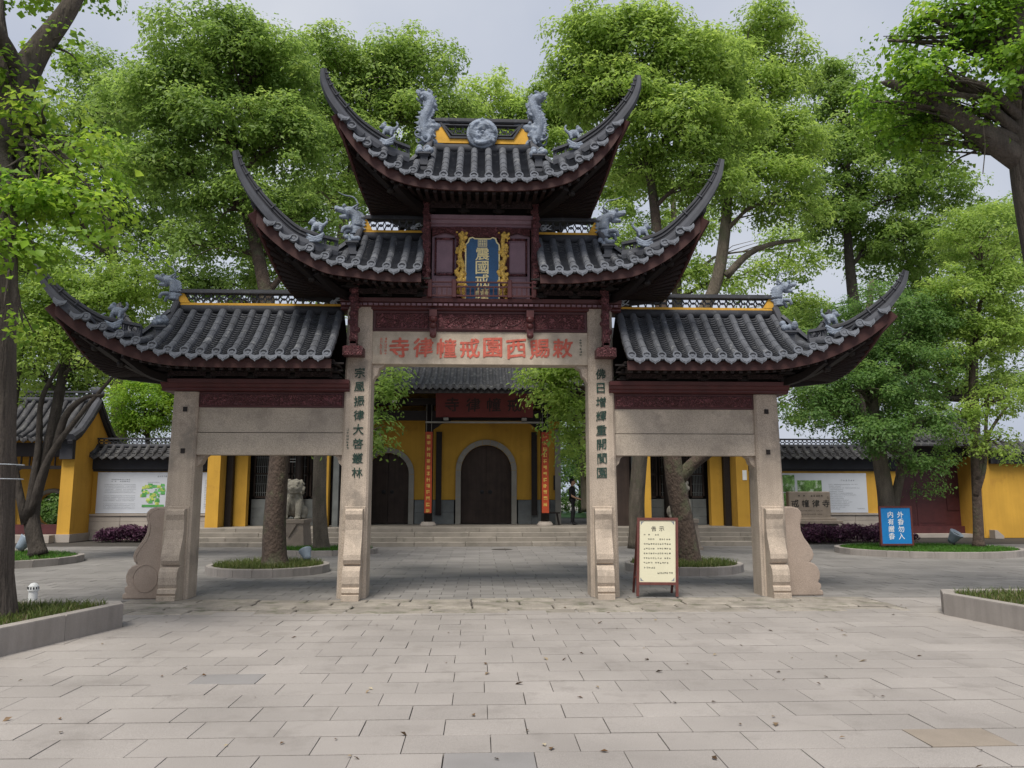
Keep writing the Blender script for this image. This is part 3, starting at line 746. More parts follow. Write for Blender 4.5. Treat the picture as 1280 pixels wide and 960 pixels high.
            for q in range(2):
                a = seg[int((q+.5)*len(seg)/2)]
                pn.tube([(a.x + .05*math.cos(v), a.y, a.z-.10 + .055*math.sin(v)) for v in np.linspace(0, 2*math.pi, 13)], .012, 5)
            pn.build('pierced_panel', M['ridge_lt'], roof)
            # post at the foot of the descending ridge
            b_ = Vector((s*hip[0][0], hip[0][1]*ys, hip[0][2])); pm = MB(); z0 = b_.z-.30
            for (w_, za, zb) in ((.115,-.02,.04),(.09,.04,.07),(.125,.07,.10),(.095,.10,.13),(.065,.13,.25),(.085,.25,.28),(.115,.28,.31)):
                pm.box(b_.x-w_, b_.x+w_, b_.y-w_, b_.y+w_, z0+za, z0+zb+.001)
            pm.build('ridge_post', M['ridge_lt'], roof)
            # descending ridge from the main ridge end to the post
            A = Vector((s*xr, -.08*ys, zr+.20)); Bp = Vector((b_.x, b_.y, z0+.24))
            cv = row_curve(A, Bp, 8, .25)
            MB().sweep(cv, lambda i, t: [(.055,-.02),(.055,.03),(.03,.05),(-.03,.05),(-.055,.03),(-.055,-.02)]).build('descending_ridge', M['ridge'], roof)
            MB().sweep([p + Vector((0,0,-.11)) for p in cv], lambda i, t: [(.03,-.14),(.03,.095),(-.03,.095),(-.03,-.14)]).build('descending_ridge_wall', M['ridge_lt'], roof)
    tag(rear.build('rear_tiles', M['tile'], roof, fixn=False), kind='stuff'); tag(endm.build('end_tiles', M['tile'], roof, fixn=False), kind='stuff')
    return roof, E, T

top_eave = [(0,-1.25,6.86),(.5,-1.25,6.865),(.97,-1.255,6.90),(1.30,-1.27,6.99),(1.56,-1.29,7.11),(1.92,-1.34,7.40),(2.20,-1.40,7.74),(2.34,-1.43,7.98)]
top_hip = [(1.00,-.52,7.58),(1.24,-.72,7.62),(1.60,-.97,7.67),(2.00,-1.20,7.86),(2.28,-1.37,8.11),(2.47,-1.46,8.37),(2.55,-1.50,8.60)]
t2_eave = [(.98,-1.1,5.34),(1.5,-1.1,5.345),(2.02,-1.105,5.40),(2.40,-1.12,5.46),(2.66,-1.14,5.55),(3.07,-1.19,5.79),(3.42,-1.25,6.08),(3.66,-1.30,6.34)]
t2_hip = [(2.20,-.50,5.97),(2.42,-.66,5.98),(2.75,-.88,6.00),(3.08,-1.03,6.11),(3.48,-1.22,6.47),(3.80,-1.33,6.90),(3.94,-1.38,7.22)]
w_eave = [(2.40,-1.1,3.90),(3.2,-1.1,3.90),(4.3,-1.1,3.905),(4.8,-1.11,3.93),(5.13,-1.12,3.98),(5.57,-1.16,4.10),(6.02,-1.22,4.31),(6.42,-1.29,4.56),(6.66,-1.33,4.78)]
w_hip = [(5.33,-.52,4.47),(5.58,-.68,4.47),(5.92,-.89,4.51),(6.15,-1.02,4.57),(6.48,-1.22,4.80),(6.78,-1.34,5.10),(6.92,-1.40,5.35)]
roof_top, E3, T3 = build_roof('upper_roof', (-1,1), 0, .93, 7.84, top_eave, top_hip, 1.0, 3)
roof_mid, E2, T2 = build_roof('middle_roof', (-1,1), .98, 2.14, 6.16, t2_eave, t2_hip, 2.1, 2)
roof_low, E1, T1 = build_roof('lower_roof', (-1,1), 2.40, 5.27, 4.80, w_eave, w_hip, 4.6, 1)

# main ridges
def ridge(roof, x0, x1, z0, zt, s, knot=True):
    """roll, ochre fillet, pierced band, cap; x0 inner, x1 outer"""
    a, b = sorted((s*x0, s*x1)); h = zt-z0
    MB().tube([(a,0,z0+.055),(b,0,z0+.055)], .085, 12).build('ridge_roll', M['ridge'], roof, smooth=True)
    MB().box(a, b, -.05, .05, z0+.125, z0+.165).build('ridge_fillet', M['yellow_ridge'], roof)
    lat = MB(); arcs_lattice(lat, a+.02, b-.06, z0+.165, zt-.075, -.02, .02, .135, .014); lat.build('ridge_lattice', M['ridge_lt'], roof)
    MB().sweep([(a,0,zt-.03),(b,0,zt-.03)], lambda i, t: [(.085,-.045),(.085,-.02),(.06,-.01),(.055,.03),(-.055,.03),(-.06,-.01),(-.085,-.02),(-.085,-.045)]).build('ridge_cap', M['ridge'], roof)
    xo = s*x1
    MB().box(min(xo, xo+s*.045), max(xo, xo+s*.045), -.06, .06, z0+.02, zt-.01).build('ridge_end_cheek', M['ridge'], roof)
    MB().prism([(xo-s*.20,z0+.166),(xo-s*.012,z0+.166),(xo-s*.012,zt-.08),(xo-s*.10,zt-.08)], 'y', -.055, .055).build('ochre_end_panel', M['yellow_ridge'], roof)
    if knot:
        kn = MB(); cx = s*(x0+.12); cz = (z0+zt)/2+.02
        for q in (0,1,2):
            kn.tube([(cx + s*(.03*q-.02) + (.05+.012*q)*math.cos(v), -.06-.008*q, cz + .055*math.sin(v+q)) for v in np.linspace(0, 4.4, 12)], .011, 5)
        kn.tube([(cx - s*.1, -.06, cz+.02),(cx + s*.12, -.06, cz-.03)], .010, 5); kn.build('ridge_knot', M['stucco_white'], roof, smooth=True)
for s in S2:
    ridge(roof_mid, 1.02, 2.14, 6.20, 6.64, s); ridge(roof_low, 2.40, 5.27, 4.84, 5.25, s)
# upper ridge: ochre field with a splayed pierced panel and a roundel
MB().tube([(-.95,0,7.93),(.95,0,7.93)], .095, 14).build('ridge_roll', M['ridge'], roof_top, smooth=True)
YF = MB()
for s in S2:
    YF.prism([(s*.92,8.03),(s*.92,8.42),(s*.74,8.42),(s*.56,8.12),(s*.10,8.12),(s*.10,8.03)], 'y', -.05, .05)
YF.build('ochre_field', M['yellow_ridge'], roof_top)
fm = MB(); 
def bar(mb, a, b, w_, y0, y1):
    a = Vector((a[0],0,a[1])); b = Vector((b[0],0,b[1])); d = (b-a).normalized(); n_ = Vector((-d.z,0,d.x))*w_/2
    q = [a-n_-d*w_*.45, b-n_+d*w_*.45, b+n_+d*w_*.45, a+n_-d*w_*.45]
    mb.hexa([(p.x,y0,p.z) for p in q] + [(p.x,y1,p.z) for p in q])
for i, (k, w_, yy_) in enumerate(((0,.035,-.075),(.055,.022,-.068))):
    x0_, x1_, z0_, z1_ = .76-k*1.1, .57-k*.75, 8.13+k, 8.43-k
    bar(fm, (-x1_,z0_), (x1_,z0_), w_, yy_, .05); bar(fm, (-x0_,z1_), (x0_,z1_), w_, yy_-.001, .051)
    bar(fm, (-x0_,z1_), (-x1_,z0_), w_, yy_-.002, .052); bar(fm, (x0_,z1_), (x1_,z0_), w_, yy_-.002, .053)
fm.build('ridge_panel_frame', M['ridge'], roof_top)
lat = MB(); arcs_lattice(lat, -.62, .62, 8.18, 8.37, -.015, .015, .14, .014); lat.build('ridge_lattice', M['ridge_lt'], roof_top)
MB().sweep([(-.92,0,8.46),(.92,0,8.46)], lambda i, t: [(.09,-.03),(.09,.0),(.06,.01),(.055,.05),(-.055,.05),(-.06,.01),(-.09,0),(-.09,-.03)]).build('ridge_cap', M['ridge'], roof_top)
md = MB(); n = 28
c_ = [(math.cos(2*math.pi*k/n), math.sin(2*math.pi*k/n)) for k in range(n)]
for r0, y0, y1 in ((.285,-.14,.0),(.25,-.155,-.13)):
    md.prism([(r0*a+.01, 8.19+r0*b) for a, b in c_], 'y', y0, y1)
rd = random.Random(4)
for ph in (0, 2.1, 4.2):                 # coiling dragon bodies
    md.tube([(.01 + (.22-.025*v)*math.cos(v*1.25+ph), -.16-.02*math.sin(v*3), 8.19 + (.22-.025*v)*math.sin(v*1.25+ph)) for v in np.linspace(0,6,40)], lambda t: .042*(1-.55*t), 8)
for k in range(46):
    a = rd.uniform(0, 6.28); r0 = .26*math.sqrt(rd.random()); md.ball((.01+r0*math.cos(a), -.165, 8.19+r0*math.sin(a)), (rd.uniform(.015,.04), .028, rd.uniform(.015,.04)), seg=7, rings=5)
me_ = fuse(md, .012, 1); put('dragon_roundel', me_, M['dragon'], roof_top)

# stucco dragons
def fish_dragon(x, z, s, roof):
    """upright dragon biting the ridge; s: +1 faces +x"""
    mb = MB(); X = lambda a: x + s*a
    sp = cat_spline([(X(.10),0,z+.26),(X(.0),0,z+.12),(X(-.06),0,z+.30),(X(-.05),0,z+.50),(X(.03),0,z+.68),(X(.05),0,z+.84),(X(-.04),0,z+.95),(X(-.15),0,z+.96)], 40)
    rad = lambda t: .14 + .03*math.sin(t*3.1) - .05*max(0, t-.8)/.2
    mb.sweep(sp, lambda i, t: [(rad(t)*.62*math.cos(a), rad(t)*math.sin(a)) for a in np.linspace(0, 2*math.pi, 13)[:-1]], up=(0,1,0))
    def cone(a, b, r0, r1): mb.tube([a, (Vector(a)+Vector(b))/2, b], lambda t: r0+(r1-r0)*t, 8)
    cone((X(-.02),0,z+.32),(X(.20),0,z+.36),.15,.09); cone((X(.18),0,z+.37),(X(.38),0,z+.42),.08,.04); mb.ball((X(.38),0,z+.46),(.05,.06,.055))
    cone((X(.0),0,z+.14),(X(.18),0,z+.04),.11,.06); cone((X(.16),0,z+.05),(X(.33),0,z+.02),.055,.03)
    for k in range(4): mb.tube([(X(.18+.05*k),-.03,z+.33),(X(.19+.05*k),-.03,z+.27)], lambda t: .018-.012*t, 5)
    for ys in S2:
        mb.ball((X(.11),ys*.085,z+.43),.035); cone((X(.02),ys*.07,z+.42),(X(-.14),ys*.12,z+.52),.03,.008)
        mb.tube(cat_spline([(X(.3),ys*.05,z+.44),(X(.40),ys*.10,z+.52),(X(.36),ys*.13,z+.60)], 8), .009, 5)
        mb.tube(cat_spline([(X(-.02),ys*.06,z+.12),(X(-.16),ys*.12,z+.10),(X(-.22),ys*.13,z+.18),(X(-.18),ys*.12,z+.25)], 12), lambda t: .03-.02*t, 6)
        mb.tube(cat_spline([(X(0),ys*.08,z+.2),(X(.05),ys*.16,z+.08),(X(.0),ys*.16,z-.02)], 8), .035, 6)
    for k in range(9):
        p = sp[8+k*3]; mb.prism([(p.x - s*.05, p.z-.05),(p.x - s*.20, p.z+.05),(p.x - s*.07, p.z+.07)], 'y', -.012, .012)
    for k in range(5):
        a = R(60+k*22)*1; mb.tube([(X(-.06),0,z+.93),(X(-.06)+s*-.17*math.cos(a-1.2), 0, z+.93+.16*math.sin(a-.3))], lambda t: .035-.02*t, 5)
    rd = random.Random(int(x*10))
    for k in range(150):                       # scales
        p = sp[rd.randint(4, 36)]; a = rd.uniform(0, 6.28); mb.ball((p.x+.12*math.cos(a), rd.choice(S2)*.098, p.z+.10*math.sin(a)), .026, seg=6, rings=4)
    put('ridge_dragon', fuse(mb, .013, 1), M['dragon'], roof)
def head_dragon(x, z, s, roof, k=1.0, stretch=1.0):
    """dragon head on an arched neck facing outwards, thin feeler above"""
    mb = MB(); X = lambda a: x + s*a*k; Z = lambda a: z + a*k*stretch; y0 = -.06
    sp = cat_spline([(X(-.02),y0,Z(-.02)),(X(-.03),y0,Z(.18)),(X(.0),y0,Z(.34)),(X(.09),y0-.01,Z(.42)),(X(.18),y0-.02,Z(.40))], 24)
    mb.tube(sp, lambda t: k*(.12 - .02*math.sin(t*3.1)), 10)
    def cone(a, b, r0, r1): mb.tube([a, (Vector(a)+Vector(b))/2, b], lambda t: (r0+(r1-r0)*t)*k, 8)
    cone((X(.14),y0-.02,Z(.43)),(X(.34),y0-.03,Z(.47)),.09,.05); mb.ball((X(.35),y0-.03,Z(.50)),(.05*k,.05*k,.04*k))
    cone((X(.12),y0-.02,Z(.33)),(X(.30),y0-.03,Z(.32)),.065,.035)
    for ys in S2:
        mb.ball((X(.20),y0-.02+ys*.07*k,Z(.52)),.038*k); mb.ball((X(.36),y0-.03+ys*.04*k,Z(.46)),.028*k)
        cone((X(.08),y0+ys*.06*k,Z(.46)),(X(-.08),y0+ys*.11*k,Z(.56)),.035,.012)
        mb.tube(cat_spline([(X(.05),y0+ys*.08,Z(.1)),(X(.18),y0+ys*.12,Z(.08)),(X(.22),y0+ys*.12,Z(-.02))], 8), lambda t: k*(.05-.015*t), 7)
    for q in range(7):
        p = sp[3+q*2]; mb.prism([(p.x - s*.06*k, p.z-.05*k),(p.x - s*.19*k, p.z+.02*k),(p.x - s*.07*k, p.z+.06*k)], 'y', y0-.012, y0+.012)
    d = put('ridge_dragon', fuse(mb, .012, 1), M['dragon'], roof)
    MB().tube(cat_spline([(X(.0),y0,Z(.46)),(X(-.03),y0,Z(.60)),(X(.05),y0,Z(.72)),(X(.22),y0,Z(.76)),(X(.34),y0,Z(.82))], 16), lambda t: .022*k*(1-.7*t), 6).build('feeler', M['dragon'], d, smooth=True)
def lion_wave(p, s, roof, ys=1):
    """small beast crouching above a curling wave where the horn starts"""
    mb = MB(); x, y, z = p; X = lambda a: x + s*a
    mb.ball((X(0),y,z+.13),(.10,.07,.075)); mb.ball((X(.09),y,z+.20),(.055,.055,.06)); mb.ball((X(.14),y,z+.18),(.03,.035,.025))
    for a in (-.06,.07): 
        for q in S2: mb.tube([(X(a),y+q*.045,z+.12),(X(a+.02),y+q*.05,z+.02)], .026, 6)
    mb.tube(cat_spline([(X(-.09),y,z+.15),(X(-.15),y,z+.22),(X(-.12),y,z+.29)], 6), lambda t: .03-.012*t, 6)
    mb.ball((X(.07),y,z+.255),(.03,.05,.03))
    put('roof_beast', fuse(mb, .011, 1), M['dragon'], roof)
    wv = MB()
    for k in range(3):
        wv.tube(cat_spline([(X(-.12+.02*k),y-.07*ys,z-.02-.05*k),(X(.02),y-.10*ys,z-.10-.03*k),(X(.14),y-.10*ys,z-.05-.05*k),(X(.20),y-.09*ys,z+.05-.05*k),(X(.15),y-.09*ys,z+.08-.06*k)], 14), lambda t: .032-.016*t, 6)
    put('wave_ornament', fuse(wv, .01, 1), M['dragon'], roof)
def flower(p, roof):
    mb = MB(); rd = random.Random(int(abs(p[0])*100))
    for k in range(9):
        mb.ball((p[0]+rd.uniform(-.12,.12), p[1]+rd.uniform(-.08,.08), p[2]+rd.uniform(-.02,.09)), rd.uniform(.035,.07), seg=8, rings=6)
    put('stucco_flower', fuse(mb, .014, 1), M['dragon'], roof)
for s in S2:
    fish_dragon(s*.99, 7.99, -s, roof_top)
    head_dragon(s*2.24, 6.28, s, roof_mid, .95)
    head_dragon(s*5.36, 5.06, s, roof_low, .80)
    for hip_, rf_ in ((top_hip, roof_top), (t2_hip, roof_mid), (w_hip, roof_low)):
        h2 = hip_[2]
        for ys in S2:
            lion_wave((s*(h2[0]-.03), h2[1]*ys, h2[2]+.0), s, rf_, ys)
    for ys in S2:
        flower((s*w_hip[0][0], w_hip[0][1]*ys, w_hip[0][2]+.08), roof_low)
        flower((s*t2_hip[0][0], t2_hip[0][1]*ys, t2_hip[0][2]+.06), roof_mid)
        flower((s*top_hip[0][0], top_hip[0][1]*ys, top_hip[0][2]+.06), roof_top)

# ------------------------------------------------------------------ timber under the roofs
def bracket_band(x0, x1, z0, z1, ydep, n, name):
    """row of bracket clusters with fretwork panels between"""
    grp = empty(name, (0,0,0)); OFF.pop(grp); grp.parent = gate
    a, b = min(x0, x1), max(x0, x1); st = (b-a)/n; h = z1-z0
    MB().box(a, b, -.16, .16, z0, z1).build('wall_board', M['red_shaded'], grp)
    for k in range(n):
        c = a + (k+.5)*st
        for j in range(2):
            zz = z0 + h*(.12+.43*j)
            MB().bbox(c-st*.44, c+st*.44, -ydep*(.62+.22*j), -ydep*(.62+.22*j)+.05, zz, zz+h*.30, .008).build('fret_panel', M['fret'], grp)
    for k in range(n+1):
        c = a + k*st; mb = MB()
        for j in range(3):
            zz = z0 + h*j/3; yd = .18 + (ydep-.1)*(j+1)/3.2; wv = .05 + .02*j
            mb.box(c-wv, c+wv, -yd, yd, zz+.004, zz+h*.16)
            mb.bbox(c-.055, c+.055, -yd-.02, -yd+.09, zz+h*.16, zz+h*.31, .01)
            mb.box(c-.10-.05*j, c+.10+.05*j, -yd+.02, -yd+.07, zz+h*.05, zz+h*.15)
        mb.build('bracket', M['red_shaded'], grp, fixn=False)
    return grp
bracket_band(-.92, .92, 6.58, 7.02, .85, 3, 'upper_brackets')
for s in S2:
    bracket_band(s*1.05, s*2.22, 5.07, 5.36, .75, 2, 'middle_brackets')
    bracket_band(s*2.45, s*5.25, 3.63, 3.90, .75, 4, 'lower_brackets')
    # corner timbers fanning out below each horn
    for (xo, z0, E_, xc_, rf_, hip_) in ((.93, 6.62, E3, 2.30, roof_top, top_hip), (2.2, 5.05, E2, 3.60, roof_mid, t2_hip), (5.2, 3.60, E1, 6.60, roof_low, w_hip)):
        for ys in S2:
            for k, f in enumerate((.35,.6,.8,1.0)):
                xe = xo + (xc_-xo)*f; e = E_(xe); mb = MB()
                pts = cat_spline([(s*(xo-.05+.05*k), -.10*ys, z0+.02*k), (s*(xo+(xe-xo)*.5), e.y*ys*.55, z0 + (e.z-.33-z0)*.30 + .02*k), (s*xe, (e.y+.14)*ys, e.z-.26)], 8)
                mb.sweep(pts, lambda i, t: [(-.05,-.06),(.05,-.06),(.05,.06),(-.05,.06)])
                if f in (.6, 1.0):
                    mb.ball((pts[5].x, pts[5].y, pts[5].z-.08), (.07,.07,.06), seg=8, rings=6)
                mb.build('corner_timber', M['red_shaded'], rf_)
            mb = MB()
            pts = cat_spline([(s*(xo-.05), 0, z0), (s*(xo+(xc_-xo)*.6), 0, z0+.10), (s*(xc_-.32), 0, hip_[0][2]-.72)], 8)
            if ys > 0:
                mb.sweep(pts, lambda i, t: [(-.05,-.06),(.05,-.06),(.05,.06),(-.05,.06)]); mb.build('corner_timber', M['red_shaded'], rf_)
# upper storey
for s in S2:
    up_ = MB().box(s*.95-.065, s*.95+.065, -.34, -.21, 5.05, 6.60)
    up_.build('upper_post', M['red'], gate)
    cv = MB().box(s*.955-.05, s*.955+.05, -.46, -.345, 5.30, 6.82)
    for k in range(12): cv.ball((s*.955 + .03*math.sin(k*1.7), -.43, 5.40 + k*.12), (.07,.06,.06), seg=7, rings=5)
    cv.build('carved_post', M['red_carved'], gate)
    MB().box(s*.95-.06, s*.95+.06, .21, .34, 5.05, 6.60).build('upper_post', M['red'], gate)
    # door leaf with panels
    a, b = sorted((s*.42, s*.86)); df = MB().box(a, b, -.20, -.15, 5.08, 6.34).build('upper_shutter', M['purple_wood'], gate)
    MB().bbox(a+.07, b-.07, -.215, -.19, 5.56, 6.12, .012).build('shutter_panel', M['purple_wood'], df)
    fm2 = MB()
    for (x0_, x1_, z0_, z1_) in ((a+.045,b-.045,5.50,5.535),(a+.045,b-.045,6.145,6.18),(a+.045,a+.075,5.50,6.18),(b-.075,b-.045,5.50,6.18)): fm2.box(x0_, x1_, -.228, -.19, z0_, z1_)
    fm2.build('carved_border', M['red_carved'], df)
    MB().bbox(a+.06, b-.06, -.213, -.19, 5.38, 5.46, .008).build('shutter_panel', M['purple_wood'], df)
    MB().bbox(a+.06, b-.06, -.213, -.19, 5.10, 5.34, .008).build('shutter_panel', M['purple_wood'], df)
    MB().prism([(a,6.36),(b,6.36),(b,6.22),((a+b)/2,6.27),(a,6.20)], 'y', -.26, -.22).build('carved_apron', M['red_carved'], gate)
moulding(-.90, .94, 6.36, 6.56, .22, 'moulded_beam', M['purple_wood'])
MB().box(-.88, .88, -.12, .12, 5.06, 6.36).build('back_board', M['red_shaded'], gate)
# plaque
pl = MB().prism([(-.28,5.04),(.33,5.04),(.33,6.04),(.285,6.09),(.265,6.16),(.20,6.18),(.16,6.155),(-.11,6.155),(-.15,6.18),(-.215,6.16),(-.235,6.09),(-.28,6.04)], 'y', -.30, -.26)
PO = [(-.255,5.06),(.305,5.06),(.305,6.03),(.265,6.07),(.245,6.135),(.20,6.155),(.165,6.13),(-.115,6.13),(-.15,6.155),(-.195,6.135),(-.215,6.07),(-.255,6.03)]
PLQ = pl.build('plaque', M['cream_gold'], gate)
MB().prism(PO, 'y', -.309, -.29).build('plaque_field', M['plaque_blue'], PLQ)
for i, ch in enumerate('震國戒幢'):
    character(ch, (.025, -.310, 5.865 - i*.243), .23, M['cream_gold'], PLQ, bold=.016, depth=.03)
MB().box(-.055, .105, -.3105, -.30, 6.00, 6.125).build('seal', M['cream_gold'], PLQ)
sm = MB()
for k in range(4): sm.box(-.045, .095, -.313, -.305, 6.012+k*.029, 6.02+k*.029)
for k in range(4): sm.box(-.043+k*.042, -.035+k*.042, -.3145, -.306, 6.008, 6.118)
sm.build('seal_script', M['plaque_blue'], PLQ)
for s in S2:
    gd = MB(); rd = random.Random(8); cx = .025 + s*.37
    gd.tube(cat_spline([(cx-s*.04,-.29,5.10),(cx+s*.03,-.31,5.35),(cx-s*.03,-.31,5.60),(cx+s*.03,-.31,5.85),(cx-s*.02,-.30,6.10),(cx+s*.03,-.29,6.24)], 30), lambda t: .05-.012*t, 8)
    for k in range(70):
        gd.ball((cx+rd.uniform(-.095,.095), -.29+rd.uniform(-.02,.02), rd.uniform(5.06,6.26)), rd.uniform(.018,.04), seg=6, rings=5)
    put('gilded_dragon', fuse(gd, .011, 1), M['gold_carved'], PLQ)
    MB().box(min(cx-.09,cx+.09), max(cx-.09,cx+.09), -.265, -.22, 5.05, 6.30).build('carved_surround', M['red_carved'], PLQ)
MB().box(-.46, .51, -.27, -.2, 6.18, 6.37).build('plaque_header', M['red_carved'], PLQ)
# balustrade
bal = empty('balustrade', (0,0,0)); OFF.pop(bal); bal.parent = gate
for xx in (-.88,-.46,.50,.92):
    MB().bbox(xx-.04, xx+.04, -.44, -.36, 5.06, 5.37, .01).build('baluster_post', M['red'], bal)
for a, b in ((-.84,-.50),(-.42,.46),(.54,.88)):
    for zz in (5.075, 5.235, 5.315): MB().box(a, b, -.415, -.385, zz, zz+.026).build('rail', M['red'], bal)
    nb = int((b-a)/.075)
    for k in range(1, nb):
        xx = a + (b-a)*k/nb; MB().box(xx-.010, xx+.010, -.41, -.39, 5.101, 5.235).build('baluster', M['red'], bal)

# ================================================================== THE HALL BEHIND
HX = .23
hall = empty('temple_hall', (HX,16,0), 'ochre temple hall with arched dark doors, red signboard and grey tiled roof behind the gate', 'temple hall')
pf = MB().box(-10.6, 10.8, 13.80, 30, -.02, .555); pf.build('platform', M['step'], hall)
st = MB()
for k in range(4):
    yk = 12.6 + .35*k; z1 = .14*(k+1) + (.004 if k == 3 else 0); x = -9.6; rr = random.Random(k)
    while x < 9.85:
        L_ = rr.uniform(1.1, 2.3); x2 = min(x+L_, 9.9)
        MB().bbox(x+.004, x2-.004, yk, yk+.42, z1-.14, z1 + rr.uniform(-.004,.003), .012).build('step_stone', M['step'], hall, fixn=False); x = x2
for s in S2:     # sloping cheek stones
    xa = -9.95 if s < 0 else 9.9
    MB().add([(xa,12.5,0),(xa+.34,12.5,0),(xa+.34,14.1,0),(xa,14.1,0),(xa,12.5,.10),(xa+.34,12.5,.10),(xa+.34,13.7,.66),(xa,13.7,.66),(xa,14.1,.66),(xa+.34,14.1,.66)],
             [(0,1,5,4),(4,5,6,7),(7,6,9,8),(2,3,8,9),(0,4,7,8,3),(1,2,9,6,5),(0,3,2,1)]).build('stair_cheek', M['plinth'], hall)
# front wall with arched openings
def arch_wall(x0, x1, z0, z1, y, th, arches, m, name):
    """wall sheet with round-headed openings (cx, halfwidth, spring z)"""
    mb = MB(); cur = x0
    for cx, hw, zs in arches:
        mb.box(cur, cx-hw, y, y+th, z0, z1)
        n = 16; A = [(cx-hw*math.cos(math.pi*k/n), zs + hw*math.sin(math.pi*k/n)) for k in range(n+1)]
        for (xa, za), (xb, zb) in zip(A, A[1:]):
            mb.hexa([(xa,y,za),(xb,y,zb),(xb,y+th,zb),(xa,y+th,za),(xa,y,z1),(xb,y,z1),(xb,y+th,z1),(xa,y+th,z1)])
        cur = cx+hw
    mb.box(cur, x1, y, y+th, z0, z1)
    return mb.build(name, m, hall)
arches = [(-3.55,.82,2.46),(HX+.02,.98,2.62)]
arch_wall(-5.6, 3.12, 1.49, 5.6, 17.0, .45, [(c, h, z) for c, h, z in arches], M['yellow'], 'wall')
for a, b in ((-5.6,-4.60),(-2.50,-.98),(1.48,3.10)):
    x = a; rr = random.Random(int(a*10)); 
    while x < b-.01:
        x2 = min(x+rr.uniform(.5,.8), b)
        if b - x2 < .2: x2 = b
        zc = .56
        for h in (.46,.46): MB().bbox(x+.004, x2-.004, 16.96, 17.4, zc+.003, zc+h-.003, .008).build('dado_stone', M['dado'], hall, fixn=False); zc += h
        x = x2
for cx, hw, zs in arches:
    # dressed stone surround, in voussoirs
    n = 11; w_ = .20
    for k in range(n):
        a0, a1 = math.pi*k/n+.006, math.pi*(k+1)/n-.006
        A = [(cx-r_*math.cos(a), zs + r_*math.sin(a)) for r_, a in ((hw,a0),(hw+w_,a0),(hw+w_,(a0+a1)/2),(hw+w_,a1),(hw,a1),(hw,(a0+a1)/2))]
        MB().prism(A, 'y', 16.93, 17.3).build('arch_stone', M['arch'], hall)
    for s in S2:
        a, b = sorted((cx+s*hw, cx+s*(hw+w_))); MB().box(a, b, 16.93, 17.3, .56, (zs+.56)/2-.004).build('arch_stone', M['arch'], hall); MB().box(a, b, 16.93, 17.3, (zs+.56)/2+.004, zs-.006).build('arch_stone', M['arch'], hall)
    for s in S2:
        dn = MB(); N = 10
        O = [(cx, .58)] + [(cx+s*hw, .58)] + [(cx+s*hw*math.cos(math.pi/2*k/N), zs+hw*math.sin(math.pi/2*k/N)) for k in range(N+1)]
        O = [(x - s*-.006 if i == 0 or i == len(O)-1 else x, z) for i, (x, z) in enumerate(O)]
        dl = dn.prism(O, 'y', 17.2, 17.28).build('door_leaf', M['door'], hall)
        for zz in (.95,1.45,1.95,2.5):
            MB().box(*sorted((cx+s*.03, cx+s*(hw-.03))), 17.185, 17.21, zz, zz+.035).build('door_rail', M['door'], dl)
        kn = MB().lathe((0,0,0), [(0,.05),(.03,.045),(.045,.02),(.075,.012),(.08,0)], 14)
        kn.v = [(cx+s*.16+x_, 17.20-z_, 1.78+y_) for x_, y_, z_ in kn.v]; kn.build('door_knocker', M['black_metal'], dl)
MB().box(-5.58, 3.08, 17.47, 17.55, .56, 5.5).build('sky_gap_board', M['dark_wood'], hall)  # dark board added behind the doors to block sky through the gaps
# end return and small plaque on the wall
MB().box(2.86, 2.99, 16.93, 16.99, 1.86, 2.42).build('wall_plaque', M['dark_wood'], hall)
MB().box(2.92, 3.14, 16.9, 17.5, .56, 4.2).build('quoin', M['arch'], hall)
# portico columns, couplet boards
for s in S2:
    cx = HX + s*2.18 + (.07 if s < 0 else 0)
    MB().lathe((cx,15.6,.555), [(.30,0),(.30,.05),(.26,.09),(.24,.14),(.18,.15)], 18).build('column_base', M['plinth'], hall)
    MB().lathe((cx,15.6,.70), [(.155,0),(.155,4.3)], 18).build('column', M['dark_wood'], hall, smooth=True)
    cb = MB().box(cx-.13-.0*s, cx+.13, 15.39, 15.43, 1.02, 3.98).build('couplet_board', M['couplet'], hall)
    rd = random.Random(17+s)
    for k in range(13 if s < 0 else 12):
        sc = MB(); zc = 3.80 - k*.225
        scribble(sc, lambda u, v, d=0: (cx-.075+u, 15.386-d, zc+v), 0, .151, 0, .15, k*7+s, 1.25, 7)
        if s > 0 and k < 2:
            character('一水'[k], (cx, 15.388, zc), .15, M['gold'], cb, bold=.01, depth=.02)
        else: sc.build('couplet_character', M['gold'], cb, fixn=False)
    MB().box(cx-.10, cx-.085, 15.41, 15.425, 3.98, 5.0).build('hanger', M['arch'], hall); MB().box(cx+.085, cx+.10, 15.41, 15.425, 3.98, 5.0).build('hanger', M['arch'], hall)
    MB().box(cx-s*.30-.11, cx-s*.30+.11, 16.88, 16.93, .9, 4.1).build('inner_couplet', M['dark_wood'], hall)
for xx in (-6.6,-4.4,5.4,7.0):
    MB().lathe((xx,15.6,.56), [(.155,0),(.155,4.4)], 14).build('column', M['dark_wood'], hall, smooth=True)
